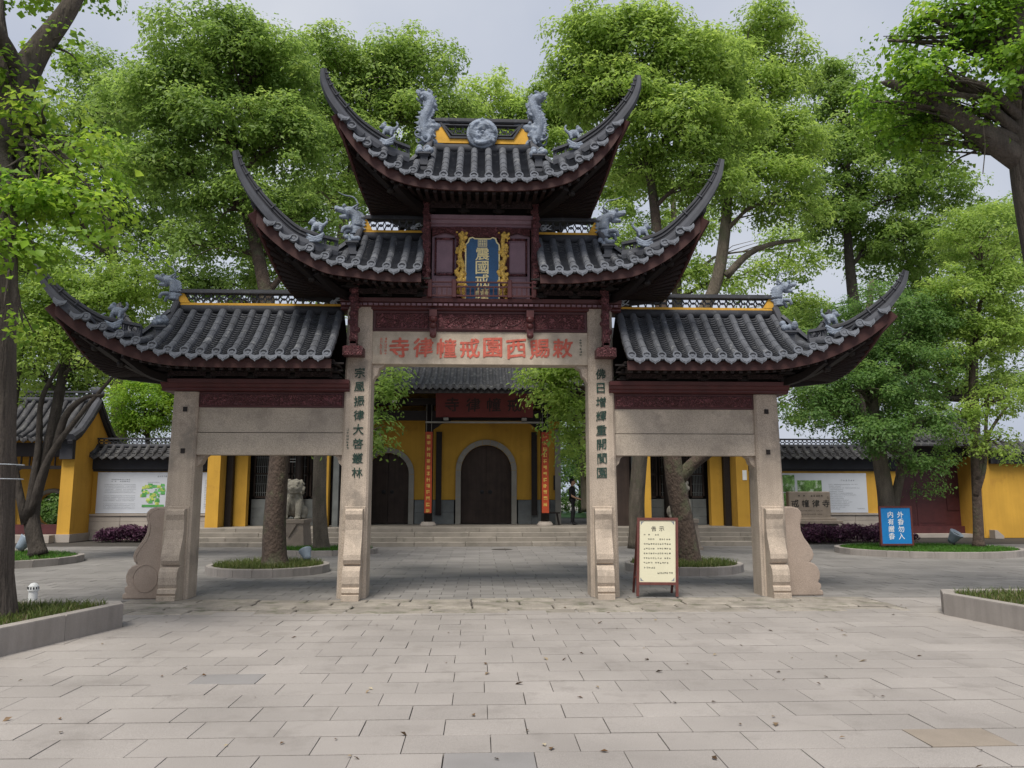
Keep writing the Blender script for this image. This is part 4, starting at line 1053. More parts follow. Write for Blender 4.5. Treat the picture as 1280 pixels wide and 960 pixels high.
# beams over the portico
MB().box(-10.2, 10.4, 15.50, 15.72, 4.42, 4.78).build('tie_beam', M['dark_wood'], hall)
MB().box(-10.2, 10.4, 15.46, 15.76, 4.98, 5.24).build('eave_beam', M['dark_wood'], hall)
MB().box(-2.0, 2.35, 15.30, 15.40, 4.30, 4.36).build('lamp_rail', M['arch'], hall)
MB().box(-5.6, 3.1, 15.8, 17.2, 4.75, 4.79).build('portico_ceiling', M['dark_wood'], hall)
for s in S2:
    x0 = HX + s*2.05
    MB().prism([(x0,4.42),(x0-s*.75,4.42),(x0-s*.62,4.34),(x0-s*.40,4.30),(x0-s*.22,4.16),(x0,4.02)], 'y', 15.56, 15.66).build('knee_brace', M['dark_wood'], hall)
sgn = MB().add([(-1.62,15.12,4.50),(1.95,15.12,4.50),(1.95,14.86,5.38),(-1.62,14.86,5.38),(-1.62,15.2,4.50),(1.95,15.2,4.50),(1.95,14.94,5.38),(-1.62,14.94,5.38)],
               [(0,1,2,3),(4,7,6,5),(0,4,5,1),(3,2,6,7),(0,3,7,4),(1,5,6,2)]).build('signboard', M['red_board'], hall)
for i, ch in enumerate('寺律幢戒'):
    character(ch, (-1.02 + i*.76, 14.985, 4.95), .50, M['dark_char'], sgn, rot=(R(90+16.5),0,0), bold=.02, depth=.012)
for xx in (-1.25, 1.62): MB().bbox(xx-.09, xx+.09, 15.04, 15.2, 4.38, 4.48, .01).build('sign_hook', M['arch'], hall)
lamp = MB().bbox(-3.25, -3.05, 14.95, 15.15, 5.02, 5.22, .02).build('wall_lamp', M['white_paint'], hall)
# side chambers: ochre piers, low grey walls, dark lattice windows
def chamber(s, xo, xi):
    def b2(x0, x1, y0, y1, z0, z1, nm, m, p=hall, ch=0): return MB().box(min(x0,x1), max(x0,x1), y0, y1, z0, z1).build(nm, m, p)
    b2(s*xo, s*(xo-.44), 14.3, 14.7, .556, 4.4, 'pier', M['yellow'])
    b2(s*(xo-.66), s*(xo-1.10), 15.28, 15.6, .556, 4.4, 'pier', M['yellow'])
    b2(s*(xo-.44), s*(xo-.66), 15.0, 15.2, .556, 4.4, 'door_jamb', M['dark_wood'])
    b2(s*(xo-.02), s*(xo-.42), 14.7, 19, .556, 4.4, 'return_wall', M['yellow'])
    b2(s*(xi+.0), s*(xi+.30), 14.6, 15.0, .556, 4.4, 'pier', M['yellow'])
    b2(s*(xi-.32), s*(xi-.12), 14.8, 15.0, .556, 4.4, 'jamb_stone', M['dado'])
    b2(s*(xi-.9), s*(xi-.36), 15.2, 15.3, .556, 4.4, 'door_leaf', M['door'])
    x = xo-1.1; rr = random.Random(int(xo*7))
    while x > xi+.3:
        x2 = max(x - rr.uniform(.5,.9), xi+.3)
        for z0, z1 in ((.56,.87),(.87,1.2),(1.2,1.52)):
            MB().bbox(min(s*x,s*x2)+.004, max(s*x,s*x2)-.004, 15.9, 16.1, z0+.003, z1-.003, .008).build('low_wall_stone', M['dado'], hall, fixn=False)
        x = x2
    win = b2(s*(xo-1.1), s*(xi+.3), 16.3, 16.36, 1.50, 4.2, 'window_shade_sheet', M['dark_wood'])  # dark sheet stands in for the shade of the room behind the lattice
    W0 = xi+.3; nW = 4; wd = (xo-1.1-W0)/nW
    for k in range(nW):
        a = W0 + k*wd; wf = MB()
        for (x0, x1, z0, z1) in ((a+.03,a+.09,1.56,4.0),(a+wd-.09,a+wd-.03,1.56,4.0),(a+.03,a+wd-.03,1.56,1.63),(a+.03,a+wd-.03,2.42,2.48),(a+.03,a+wd-.03,3.3,3.36)):
            wf.box(min(s*x0,s*x1), max(s*x0,s*x1), 16.0, 16.06, z0, z1)
        w1 = wf.build('window', M['door'], hall)
        lt = MB()
        for q in range(1, 7):
            xx = a+.09+(wd-.18)*q/7; lt.box(min(s*xx,s*(xx+.018)), max(s*xx,s*(xx+.018)), 16.01, 16.04, 1.63, 4.0)
        for q in range(7):
            zz = 1.75 + q*.32; lt.box(min(s*(a+.09),s*(a+wd-.09)), max(s*(a+.09),s*(a+wd-.09)), 16.015, 16.045, zz, zz+.018)
        rr2 = random.Random(k)
        tag(lt.build('window_lattice', M['dado'] if k % 2 else M['door'], w1), kind='stuff')
    b2(s*xo, s*(xi-.9), 16.4, 16.5, .556, 4.6, 'back_wall', M['dark_wood'])
    b2(s*xo, s*(xi-.9), 14.35, 16.4, 4.40, 4.5, 'ceiling_board', M['dark_wood'])
chamber(-1, 9.49, 5.35); chamber(1, 9.62, 5.85)
MB().box(9.40, 9.55, 14.28, 14.298, 2.2, 2.55).build('paper_notice', M['white_paint'], hall)
for zz in (2.9, 3.0): MB().box(-7.05, -6.6, 15.95, 15.99, zz-.02, zz).build('lamp_tube', M['white_paint'], hall)
# roof: rows of tiles on a concave slope
roofh = MB()
ST = [(13.60,5.42),(15.0,5.90),(16.2,6.50),(17.6,7.35),(19.0,8.35)]
n = len(ST)
vs = [(x,y,z-.04) for x in (-10.2,10.5) for y, z in ST] + [(x,38-y,z-.04) for x in (-10.2,10.5) for y, z in ST]
fs = [(i,i+1,n+i+1,n+i) for i in range(n-1)] + [(2*n+i,3*n+i,3*n+i+1,2*n+i+1) for i in range(n-1)]
hr = MB().add(vs, fs).build('roof', M['dark_wood'], hall)
rowpts = [Vector((0,y,z)) for y, z in ST]
tm = tube_row([Vector((0,y,z+.03)) for y, z in cat_spline([(a,b,0) for a, b in ST], 12) and [(p.x,p.y) for p in cat_spline([(a,b,0) for a, b in ST], 12)]], .062, .30).mesh('tube_tile'); tm.materials.append(M['hall_tile'])
pm_ = pan_row([Vector((0,p.x,p.y+.0)) for p in cat_spline([(a,b,0) for a, b in ST], 12)], .07, .16).mesh('pan_tile'); pm_.materials.append(M['hall_tile'])
for me_ in (tm, pm_):
    bm = bmesh.new(); bm.from_mesh(me_); bmesh.ops.recalc_face_normals(bm, faces=bm.faces); bm.to_mesh(me_); bm.free()
HDR = DRIP.copy(); HDR.materials.clear(); HDR.materials.append(M['hall_tile'])
HCP = CAP.copy(); HCP.materials.clear(); HCP.materials.append(M['hall_tile'])
k = 0; x = -10.05
while x < 10.4:
    for me_, dx in ((tm,0),(pm_,.12)):
        o = bpy.data.objects.new(me_.name.split('.')[0], me_); col.objects.link(o); o.parent = hr; o.location = Vector((x+dx,0,random.uniform(-.006,.006))) - OFF[hall]
    o = bpy.data.objects.new('tile_end', HCP); col.objects.link(o); o.parent = hr; o.location = Vector((x,13.59,5.45)) - OFF[hall]; o.rotation_euler = (R(-15),0,0)
    o = bpy.data.objects.new('drip_tile', HDR); col.objects.link(o); o.parent = hr; o.location = Vector((x+.12,13.58,5.42)) - OFF[hall]; o.rotation_euler = (R(-15),0,0)
    x += .24; k += 1
MB().box(-10.2, 10.5, 18.85, 19.15, 8.25, 8.7).build('main_ridge', M['coping'], hall)
MB().box(-10.2, 10.5, 13.63, 13.70, 5.20, 5.34).build('eave_board', M['dark_wood'], hall)
rf = MB()
for k in range(150):
    x = -10.1 + k*.136; rf.hexa([(x,13.70,5.24),(x+.06,13.70,5.24),(x+.06,15.6,5.88),(x,15.6,5.88),(x,13.70,5.31),(x+.06,13.70,5.31),(x+.06,15.6,5.95),(x,15.6,5.95)])
tag(rf.build('rafters', M['dark_wood'], hall, fixn=False), kind='stuff')
for xx in (-10.1, 10.1): MB().prism([(14.5,4.4),(23.5,4.4),(23.5,5.2),(19,8.1),(14.5,5.2)], 'x', xx, xx+.3).build('gable_wall', M['yellow'], hall)

# ------------------------------------------------------------------ ochre boundary walls with tiled coping
def coping_wall(root, x0, x1, y, zb, zw, zc, th=.36):
    """root thing; wall x0..x1 at y; stone base to zb, ochre to zw, black band zw..zw+.55, tiles, pierced ridge to zc"""
    x = x0; rr = random.Random(int(x0))
    while x < x1-.01:
        x2 = min(x+rr.uniform(1.2,1.8), x1)
        for a, b in ((0,.34),(.34,.68),(.68,zb-.06)): MB().bbox(x+.004, x2-.004, y-.07, y+th, a+.003, b-.003, .01).build('base_stone', M['plinth'], root, fixn=False)
        x = x2
    MB().box(x0, x1, y-.11, y+th, zb-.06, zb).build('base_cap', M['plinth'], root)
    MB().box(x0, x1, y, y+th, zb+.001, zw).build('wall', M['yellow'], root)
    MB().prism([(y-.05,zw),(y-.05,zw+.07),(y-.12,zw+.09),(y-.12,zw+.46),(y-.20,zw+.54),(y+th+.20,zw+.54),(y+th+.12,zw+.46),(y+th+.12,zw)], 'x', x0, x1).build('black_band', M['coping'], root)
    z0 = zw+.56
    tr = tube_row([Vector((0,y+th/2-.04,z0+.40)), Vector((0,y,z0+.23)), Vector((0,y-.38,z0+.05))], .085, .26).mesh('tube_tile'); tr.materials.append(M['hall_tile'])
    pr_ = pan_row([Vector((0,y+th/2-.04,z0+.36)), Vector((0,y,z0+.18)), Vector((0,y-.38,z0+.01))], .095, .09).mesh('pan_tile'); pr_.materials.append(M['hall_tile'])
    for me_ in (tr, pr_):
        bm = bmesh.new(); bm.from_mesh(me_); bmesh.ops.recalc_face_normals(bm, faces=bm.faces); bm.to_mesh(me_); bm.free()
    x = x0+.14
    while x < x1-.05:
        for nm, me_, dx, dy, dz in (('tube_tile',tr,0,0,0),('pan_tile',pr_,.16,0,0),('tile_end',HCP,0,y-.39,z0+.06),('drip_tile',HDR,.16,y-.39,z0+.02)):
            if x + dx > x1: continue
            o = bpy.data.objects.new(nm, me_); col.objects.link(o); o.parent = root; o.location = Vector((x+dx,dy,dz)) - OFF[root]
            if nm in ('tile_end','drip_tile'): o.rotation_euler = (R(-20),0,0); o.scale = (1.3,1,1.25)
        x += .32
    MB().box(x0, x1, y-.36, y+th+.36, z0-.02, z0+.012).build('tile_bed', M['coping'], root)
    MB().prism([(y+th+.36,z0),(y+th/2,z0+.38),(y+th/2+.03,z0+.38),(y+th+.40,z0)], 'x', x0, x1).build('rear_slope', M['hall_tile'], root)
    MB().tube([(x0,y+th/2,z0+.42),(x1,y+th/2,z0+.42)], .085, 10).build('ridge_roll', M['ridge'], root, smooth=True)
    lat = MB(); arcs_lattice(lat, x0, x1, z0+.48, z0+.68, y+th/2-.02, y+th/2+.02, .18, .02); lat.build('ridge_lattice', M['ridge'], root)
    MB().box(x0, x1, y+th/2-.07, y+th/2+.07, z0+.67, z0+.73).build('ridge_cap', M['ridge'], root)
wl = empty('boundary_wall', (-12.3,17,0), 'ochre boundary wall with black tiled coping beside the small gatehouse', 'wall')
coping_wall(wl, -14.75, -9.95, 16.9, .96, 2.55, 3.9)
wr = empty('boundary_wall', (14,17,0), 'ochre boundary wall with black tiled coping behind the inscribed stone tablet', 'wall')
coping_wall(wr, 10.15, 16.45, 17.0, .96, 2.60, 3.95)
# information boards (flat printed sheets on the walls)
bl = empty('information_board', (-12.3,16.85,.98), 'white printed board with a green site map on the ochre wall', 'board'); B = MB().box(-14.42, -9.97, 16.84, 16.875, .985, 2.52).build('panel', M['white_board'], bl)
fl = lambda u, v, d=0: (u, 16.837-d, v)
def sheet(x0, x1, z0, z1, m, p, y=16.836, nm='print'): return MB().add([(x0,y,z0),(x1,y,z0),(x1,y,z1),(x0,y,z1)], [(0,1,2,3)]).build(nm, m, p)
sc = MB()
for k in range(2): scribble(sc, fl, -13.9, -13.2, 2.25-.07*k, .05, k)
for k in range(16): 
    if k not in (6, 11): scribble(sc, fl, -14.15, -12.95, 2.06-.06*k, .028, k+40, 1.4)
sc.build('board_text', M['grey_ink'], bl, fixn=False)
rd = random.Random(2); pr1 = MB(); pr2 = MB()
for k in range(80):
    u, v = rd.uniform(-12.75,-11.9), rd.uniform(1.33,2.05)
    if abs(u+12.32) > .18+.35*(v > 1.6): continue
    q = rd.uniform(.03,.10); (pr1 if rd.random() < .65 else pr2).add([(u-q,16.836-k*.0001,v-q*.7),(u+q,16.836-k*.0001,v-q*.6),(u+q*.9,16.836-k*.0001,v+q*.6),(u-q*.8,16.836-k*.0001,v+q*.7)], [(0,1,2,3)])
pr1.add([(-12.72,16.8305,1.22),(-11.9,16.8305,1.22),(-11.9,16.8305,1.31),(-12.72,16.8305,1.31)], [(0,1,2,3)])
pr1.build('map_print', M['green_print'], bl, fixn=False); pr2.build('map_print', M['lime_print'], bl, fixn=False)
sc = MB(); scribble(sc, fl, -12.2, -11.4, 2.37, .06, 3); scribble(sc, fl, -12.55, -12.1, 2.14, .03, 4)
for k in range(17): scribble(sc, fl, -10.42, -10.0, 2.22-.065*k, .035, k+80, 1.3)
sc.build('board_text', M['grey_ink'], bl, fixn=False)
br_ = empty('information_board', (13.5,16.9,.98), 'white printed board with garden photographs behind the stone tablet', 'board'); MB().box(11.0, 15.22, 16.93, 16.972, .985, 2.52).build('panel', M['white_board'], br_)
fl2 = lambda u, v, d=0: (u, 16.926-d, v)
for (a, b, c, d_) in ((11.05,12.35,1.02,1.75),(12.45,13.42,1.80,2.24),(12.45,13.42,1.02,1.76),(11.05,12.35,1.79,2.45)): sheet(a, b, c, d_, M['photo_print'], br_, 16.926, 'photo')
sc = MB(); scribble(sc, fl2, 14.2, 14.75, 2.24, .06, 5, 1.6)
for k in range(15): scribble(sc, fl2, 13.7, 13.7+1.3*random.Random(k).uniform(.3,1), 2.08-.068*k, .032, k+120, 1.3)
scribble(sc, fl2, 14.8, 15.1, 1.14, .04, 9); sc.build('board_text', M['grey_ink'], br_, fixn=False)

# ------------------------------------------------------------------ right side gate with red doors
rg = empty('side_gate', (18,17.5,0), 'recessed dark red double door in the ochre wall', 'side gate')
for k, (a, b) in enumerate(((16.62,17.78),(17.80,18.98))):
    dl = MB().box(a, b, 18.0, 18.06, .42, 3.0).build('door_leaf', M['red'], rg)  # darker red chosen, shade under the eave put into the colour
    for zz in (.55,1.4,1.9,2.75): MB().box(a+.08, b-.08, 17.985, 18.01, zz, zz+.05).build('door_rail', M['red'], dl)
    kn = MB().lathe((0,0,0), [(0,.06),(.04,.055),(.07,.02),(.11,.012),(.115,0)], 14)
    cxx = 17.78-.16 if k == 0 else 17.80+.16
    kn.v = [(cxx+x_, 17.995-z_, 1.75+y_) for x_, y_, z_ in kn.v]; kn.build('door_knocker', M['bark'], dl)
MB().box(16.46, 19.6, 17.8, 18.1, .14, .42).build('threshold', M['red'], rg); MB().box(16.46, 19.6, 17.2, 18.1, 0, .14).build('step', M['plinth'], rg)
for zz in (1.05,1.7): MB().box(19.05, 19.55, 17.99, 18.02, zz, zz+.5).build('side_panel', M['red'], rg)
MB().box(18.98, 19.6, 18.02, 18.08, .42, 3.0).build('side_leaf', M['red'], rg)
MB().box(16.4, 16.62, 17.4, 18.1, .0, 3.2).build('jamb', M['yellow'], rg)
MB().box(19.6, 19.85, 16.9, 18.1, 0, 3.2).build('jamb', M['yellow'], rg)
MB().box(16.4, 19.85, 17.6, 18.3, 3.0, 3.9).build('header', M['dark_wood'], rg)
for (xa, w_) in ((19.9,.35),(16.0,.35)):
    MB().prism([(xa,0),(xa+w_,0),(xa+w_,.1),(xa+.1,.32),(xa,.32)], 'y', 16.4, 16.75).build('drum_step', M['plinth'], rg)
# its own little roof
rr_ = empty('gatehouse_roof_x', (0,0,0)); bpy.data.objects.remove(rr_)
ROW = [(16.5,3.75),(17.2,4.05),(18.0,4.6)]
rowm = tube_row([Vector((0,y,z)) for y, z in ROW], .085, .26).mesh('tube_tile'); rowm.materials.append(M['hall_tile'])
rdk = MB().prism([(16.4,3.66),(18.0,4.5),(19.6,3.66),(19.6,3.58),(16.4,3.58)], 'x', 16.2, 20.2).build('roof_deck', M['hall_tile'], rg)
x = 16.3
while x < 20.2:
    o = bpy.data.objects.new('tube_tile', rowm); col.objects.link(o); o.parent = rg; o.location = Vector((x,0,0)) - OFF[rg]
    o = bpy.data.objects.new('drip_tile', HDR); col.objects.link(o); o.parent = rg; o.location = Vector((x+.15,16.45,3.70)) - OFF[rg]; o.scale = (1.3,1,1.3); x += .3
MB().box(16.2, 20.2, 17.9, 18.1, 4.55, 4.85).build('ridge_wall', M['coping'], rg)
wr2 = empty('boundary_wall', (25,17,0), 'plain ochre boundary wall running on beyond the red double door', 'wall')
MB().box(20.2, 32, 17.0, 17.36, 0.0, 2.9).build('wall', M['yellow'], wr2); 
MB().box(19.86, 20.2, 16.9, 17.36, 0.0, 3.4).build('pier', M['yellow'], wr2)
MB().prism([(16.8,2.901),(16.8,3.2),(16.5,3.25),(17.18,3.8),(17.9,3.25),(17.56,2.901)], 'x', 20.25, 32).build('coping', M['hall_tile'], wr2)
x = 20.35
while x < 26:
    o = bpy.data.objects.new('tube_tile', tr_ := bpy.data.meshes.get('wall_tile') or (lambda q: q)(tube_row([Vector((0,17.14,3.82)), Vector((0,16.8,3.5)), Vector((0,16.48,3.28))], .08, .26).mesh('wall_tile'))); 
    if not tr_.materials: tr_.materials.append(M['hall_tile'])
    col.objects.link(o); o.parent = wr2; o.location = Vector((x,0,0)) - OFF[wr2]; x += .32

# ------------------------------------------------------------------ left gatehouse, gable end towards us
gh = empty('gatehouse', (-17,17,0), 'small ochre gatehouse with gabled grey tiled roof and a round moon gate inside', 'gatehouse')
GX = -14.62
MB().prism([(15.45,.28),(18.2,.28),(18.2,3.85),(17.5,4.45),(16.83,5.05),(16.15,4.40),(15.45,3.75)], 'x', GX-.45, GX).build('gable_wall', M['yellow'], gh)
MB().box(GX-.50, GX+.05, 15.38, 18.3, 0, .28).build('gable_plinth', M['plinth'], gh)
MB().box(GX-.452, GX-.002, 15.25, 15.448, 2.95, 3.72).build('corbel', M['coping'], gh)
sl_ = [(15.0,3.70),(15.6,3.98),(16.2,4.52),(16.83,5.20)]
for sy in (1, -1):
    pts = [(y if sy > 0 else 33.66-y, z) for y, z in sl_]
    MB().sweep([(GX+.02,y,z+.02) for y, z in pts], lambda i, t: [(-.16,-.10),(.16,-.10),(.16,.03),(.09,.12),(-.09,.12),(-.16,.03)]).build('verge', M['ridge'], gh)
    MB().sweep([(GX+.02,y,z-.16) for y, z in pts], lambda i, t: [(-.10,-.06),(.07,-.06),(.07,.06),(-.10,.06)]).build('verge_moulding', M['coping'], gh)
n = len(sl_)
vs = [(x,y,z-.03) for x in (-22,GX-.1) for y, z in sl_] + [(x,33.66-y,z-.03) for x in (-22,GX-.1) for y, z in sl_]
MB().add(vs, [(i,i+1,n+i+1,n+i) for i in range(n-1)] + [(2*n+i,3*n+i,3*n+i+1,2*n+i+1) for i in range(n-1)]).build('roof', M['hall_tile'], gh)
rm = tube_row([Vector((0,y,z+.03)) for y, z in sl_], .085, .28).mesh('tube_tile'); rm.materials.append(M['hall_tile'])
x = GX-.25
while x > -22:
    o = bpy.data.objects.new('tube_tile', rm); col.objects.link(o); o.parent = gh; o.location = Vector((x,0,0)) - OFF[gh]
    o = bpy.data.objects.new('drip_tile', HDR); col.objects.link(o); o.parent = gh; o.location = Vector((x-.15,14.98,3.68)) - OFF[gh]; o.scale = (1.3,1,1.3)
    x -= .30
MB().tube([(-22,16.83,5.27),(GX+.1,16.83,5.27)], .10, 10).build('ridge_roll', M['ridge'], gh)
lat = MB(); arcs_lattice(lat, -22, GX, 5.36, 5.54, 16.81, 16.85, .18, .02); lat.build('ridge_lattice', M['ridge'], gh); MB().box(-22, GX+.05, 16.77, 16.89, 5.54, 5.61).build('ridge_cap', M['ridge'], gh)
fn = MB(); fn.ball((GX-.05,16.83,5.62),(.22,.10,.16)); fn.ball((GX+.10,16.83,5.50),(.14,.10,.18)); fn.ball((GX-.22,16.83,5.70),(.10,.07,.08)); put('ridge_finial', fuse(fn, .03, 2), M['ridge_lt'], gh)
MB().box(-22, GX-.46, 15.5, 15.75, 3.05, 3.55).build('front_beam', M['dark_wood'], gh); MB().box(-22, GX-.46, 15.5, 15.7, 2.60, 2.72).build('front_rail', M['dark_wood'], gh)
lt = MB()
for k in range(24): lt.box(-22+k*.3, -21.96+k*.3, 15.56, 15.62, 2.72, 3.05)
lt.build('transom_bars', M['dark_wood'], gh)
MB().box(-22, GX-.46, 15.6, 15.85, .28, .62).build('threshold', M['red'], gh); MB().box(-22, GX-.46, 15.0, 18.2, 0, .27).build('floor', M['plinth'], gh)
MB().box(-17.3, -16.95, 16.9, 17.3, .28, 3.2).build('pier', M['yellow'], gh)
# inner wall with the moon gate
mw = MB(); cx, cz, r0, Y = -16.8, 1.12, .66, 18.35; n = 28
for k in range(n):
    a0, a1 = 2*math.pi*k/n, 2*math.pi*(k+1)/n
    def sq(a):
        m_ = max(abs(math.cos(a)), abs(math.sin(a))); return (cx+1.6*math.cos(a)/m_, cz+1.6*math.sin(a)/m_)
    p0, p1, q0, q1 = (cx+r0*math.cos(a0),cz+r0*math.sin(a0)), (cx+r0*math.cos(a1),cz+r0*math.sin(a1)), sq(a0), sq(a1)
    mw.hexa([(p0[0],Y,p0[1]),(p1[0],Y,p1[1]),(p1[0],Y+.3,p1[1]),(p0[0],Y+.3,p0[1]),(q0[0],Y,q0[1]),(q1[0],Y,q1[1]),(q1[0],Y+.3,q1[1]),(q0[0],Y+.3,q0[1])])
mw.box(-23, cx-1.6, Y, Y+.3, 0, 4.0); mw.box(cx+1.6, GX-.46, Y, Y+.3, 0, 4.0); mw.box(cx-1.6, cx+1.6, Y, Y+.3, cz+1.6, 4.0)
mw.build('inner_wall', M['yellow'], gh)
MB().tube([(cx+(r0+.06)*math.cos(a), Y-.01, cz+(r0+.06)*math.sin(a)) for a in np.linspace(0, 2*math.pi, 33)], .085, 8).build('moon_gate_ring', M['arch'], gh, smooth=True)

# ================================================================== PLANTERS
def blades(name, area, n, h0, h1, m, seed, z=0.0, width=.012, lean=.35):
    """grass: area() -> point in the bed"""
    r = np.random.default_rng(seed); P = np.array([area(r) for _ in range(n)]); h = r.uniform(h0, h1, n); a = r.uniform(0, 6.283, n)
    d = np.c_[np.cos(a), np.sin(a), np.zeros(n)]; ln = r.uniform(0, lean, n)[:,None]*h[:,None]; a2 = r.uniform(0, 6.283, n); sdv = np.c_[np.cos(a2), np.sin(a2), np.zeros(n)]*width/2*r.uniform(.7,1.4,n)[:,None]
    up = np.c_[np.zeros(n), np.zeros(n), h]
    V = np.stack([P-sdv, P+sdv, P+sdv*.8+up*.55+d*ln*.4, P-sdv*.8+up*.55+d*ln*.4, P+up+d*ln*1.6], 1).reshape(-1,3)
    b = np.arange(n)[:,None]*5
    F4 = b + np.array([[0,1,2,3]]); F3 = b + np.array([[3,2,4]])
    me = bpy.data.meshes.new(name); me.vertices.add(n*5); me.vertices.foreach_set('co', V.reshape(-1).astype('f'))
    loops = np.concatenate([F4, F3], 1).reshape(-1); me.loops.add(n*7); me.loops.foreach_set('vertex_index', loops.astype('i'))
    me.polygons.add(n*2); ls = (np.arange(n)[:,None]*7 + np.array([[0,4]])).reshape(-1); me.polygons.foreach_set('loop_start', ls.astype('i'))
    at_ = me.attributes.new('tint', 'FLOAT', 'FACE'); t = np.repeat(np.clip(r.normal(.45,.25,n),0,1), 2); at_.data.foreach_set('value', t.astype('f'))
    me.update(); me.validate(); me.materials.append(m)
    return me
def bed(name, label, outline, kh, kw, grass_n, gm, seed, h=(.05,.13), seglen=1.3, zs=None):
    """raised bed: kerb stones along a closed outline (counter-clockwise), soil and grass"""
    c = sum((Vector((x,y,0)) for x, y in outline), Vector())/len(outline)
    root = empty(name, (c.x,c.y,0), label, 'planter'); n = len(outline)
    P = [Vector((x,y)) for x, y in outline]
    # inset outline
    def inset(d):
        res = []
        for i in range(n):
            a, b, e = P[i-1], P[i], P[(i+1) % n]; d1 = (b-a).normalized(); d2 = (e-b).normalized(); n1 = Vector((-d1.y,d1.x)); n2 = Vector((-d2.y,d2.x)); m_ = (n1+n2); m_ = m_/max(.3, m_.length_squared)*2
            res.append(b + m_*d)
        return res
    I = inset(kw); zs = kh-.10 if zs is None else zs
    for i in range(n):
        a, b, a2, b2 = P[i], P[(i+1) % n], I[i], I[(i+1) % n]; L_ = (b-a).length; k = max(1, round(L_/seglen))
        for j in range(k):
            g = .003/max(L_,.01); t0, t1 = j/k+g, (j+1)/k-g
            q = [a.lerp(b,t0), a.lerp(b,t1), a2.lerp(b2,t1), a2.lerp(b2,t0)]; e = .015
            mid = sum(q, Vector((0,0)))/4; q2 = [p + (mid-p).normalized()*e for p in q]
            MB().add([(p.x,p.y,-.02) for p in q] + [(p.x,p.y,kh-e) for p in q] + [(p.x,p.y,kh) for p in q2],
                     [(0,3,2,1),(8,9,10,11)] + [(r_*4+i_, r_*4+(i_+1) % 4, r_*4+4+(i_+1) % 4, r_*4+4+i_) for r_ in (0,1) for i_ in range(4)]).build('kerb_stone', M['kerb'], root)
    MB().add([(p.x,p.y,zs) for p in inset(kw*.6)], [tuple(range(n))]).build('soil', M['soil'], root)
    ii = inset(kw+.02); xs = [p.x for p in ii]; ys = [p.y for p in ii]
    def inside(x, y):
        r_ = False
        for i in range(n):
            a, b = ii[i], ii[i-1]
            if (a.y > y) != (b.y > y) and x < (b.x-a.x)*(y-a.y)/(b.y-a.y)+a.x: r_ = not r_
        return r_
    def area(r):
        while True:
            x, y = r.uniform(min(xs),max(xs)), r.uniform(min(ys),max(ys))
            if inside(x, y): return (x-c.x, y-c.y, zs-.005)
    me = blades('grass', area, grass_n, h[0], h[1], gm, seed, width=.011, lean=.7); o = link('grass', me, gm, root); tag(o, kind='stuff')
    return root
def ell(cx, cy, rx, ry, n=20): return [(cx+rx*math.cos(2*math.pi*k/n), cy+ry*math.sin(2*math.pi*k/n)) for k in range(n)]
bed('planter', 'angular granite kerbed grass bed around the furrowed ginkgo trunk', [(-4.60,-2.95),(-4.76,-2.68),(-10.5,-2.5),(-10.5,-8.2),(-5.6,-8.2),(-5.06,-4.9)], .30, .16, 24000, M['grass'], 1, (.04,.13), 1.3, .265)
bed('planter', 'angular granite kerbed grass bed across the plaza from the ginkgo', [(6.62,-2.35),(6.85,-3.9),(7.5,-8.2),(13,-8.2),(13,-1.75),(6.85,-1.9)], .30, .16, 24000, M['grass'], 2, (.04,.13), 1.3, .265)
bed('planter', 'round stone kerbed grass bed under the flaking red-brown trunk', ell(-4.65,4.35,1.32,1.32), .17, .12, 3500, M['grass'], 3, (.06,.16), .5, .14)
bed('planter', 'round stone kerbed bed of grass beside the cream notice board', ell(4.62,4.4,1.32,1.32), .17, .12, 3500, M['grass'], 4, (.06,.16), .5, .14)
bed('planter', 'low kerbed grass bed in front of the stone lion', ell(-4.55,9.8,1.6,1.15), .15, .12, 3000, M['grass_lawn'], 5, (.05,.12), .6, .12)
bed('planter', 'long oval kerbed lawn bed holding the blue sign', ell(13.05,9.2,2.6,2.1,26), .17, .14, 12000, M['grass_lawn'], 6, (.05,.11), .8, .13)
bed('planter', 'kerbed lawn bed with a floodlight near the gatehouse', ell(-13.0,6.8,2.95,2.4,24), .17, .14, 9000, M['grass_lawn'], 7, (.05,.11), .8, .13)

# ================================================================== TREES
def leaves_mesh(name, P, Nn, L_, W_, tint, m, r, droop=.35):
    n = len(P); A = r.normal(size=(n,3)); A -= (A*Nn).sum(1)[:,None]*Nn; A[:,2] -= droop; A -= (A*Nn).sum(1)[:,None]*Nn*.6
    A /= np.linalg.norm(A, axis=1)[:,None]+1e-9; B = np.cross(Nn, A); B /= np.linalg.norm(B, axis=1)[:,None]+1e-9
    l = L_*np.clip(r.lognormal(0,.32,n),.45,2.0)[:,None]; wd = W_*(l[:,0]/L_)[:,None]*r.uniform(.75,1.2,n)[:,None]
    V = np.stack([P-A*l*.5, P+B*wd*.5+Nn*wd*.18, P+A*l*.5-Nn*l*.10, P-B*wd*.5+Nn*wd*.18], 1).reshape(-1,3)
    b = np.arange(n)[:,None]*4; F = (b + np.array([[0,1,2,0,2,3]])).reshape(-1)
    me = bpy.data.meshes.new(name); me.vertices.add(n*4); me.vertices.foreach_set('co', V.reshape(-1).astype('f'))
    me.loops.add(n*6); me.loops.foreach_set('vertex_index', F.astype('i')); me.polygons.add(n*2); me.polygons.foreach_set('loop_start', (np.arange(n*2)*3).astype('i'))
    at_ = me.attributes.new('tint', 'FLOAT', 'FACE'); at_.data.foreach_set('value', np.repeat(np.clip(tint,0,1), 2).astype('f'))
    me.update(); me.validate(); me.materials.append(m); return me
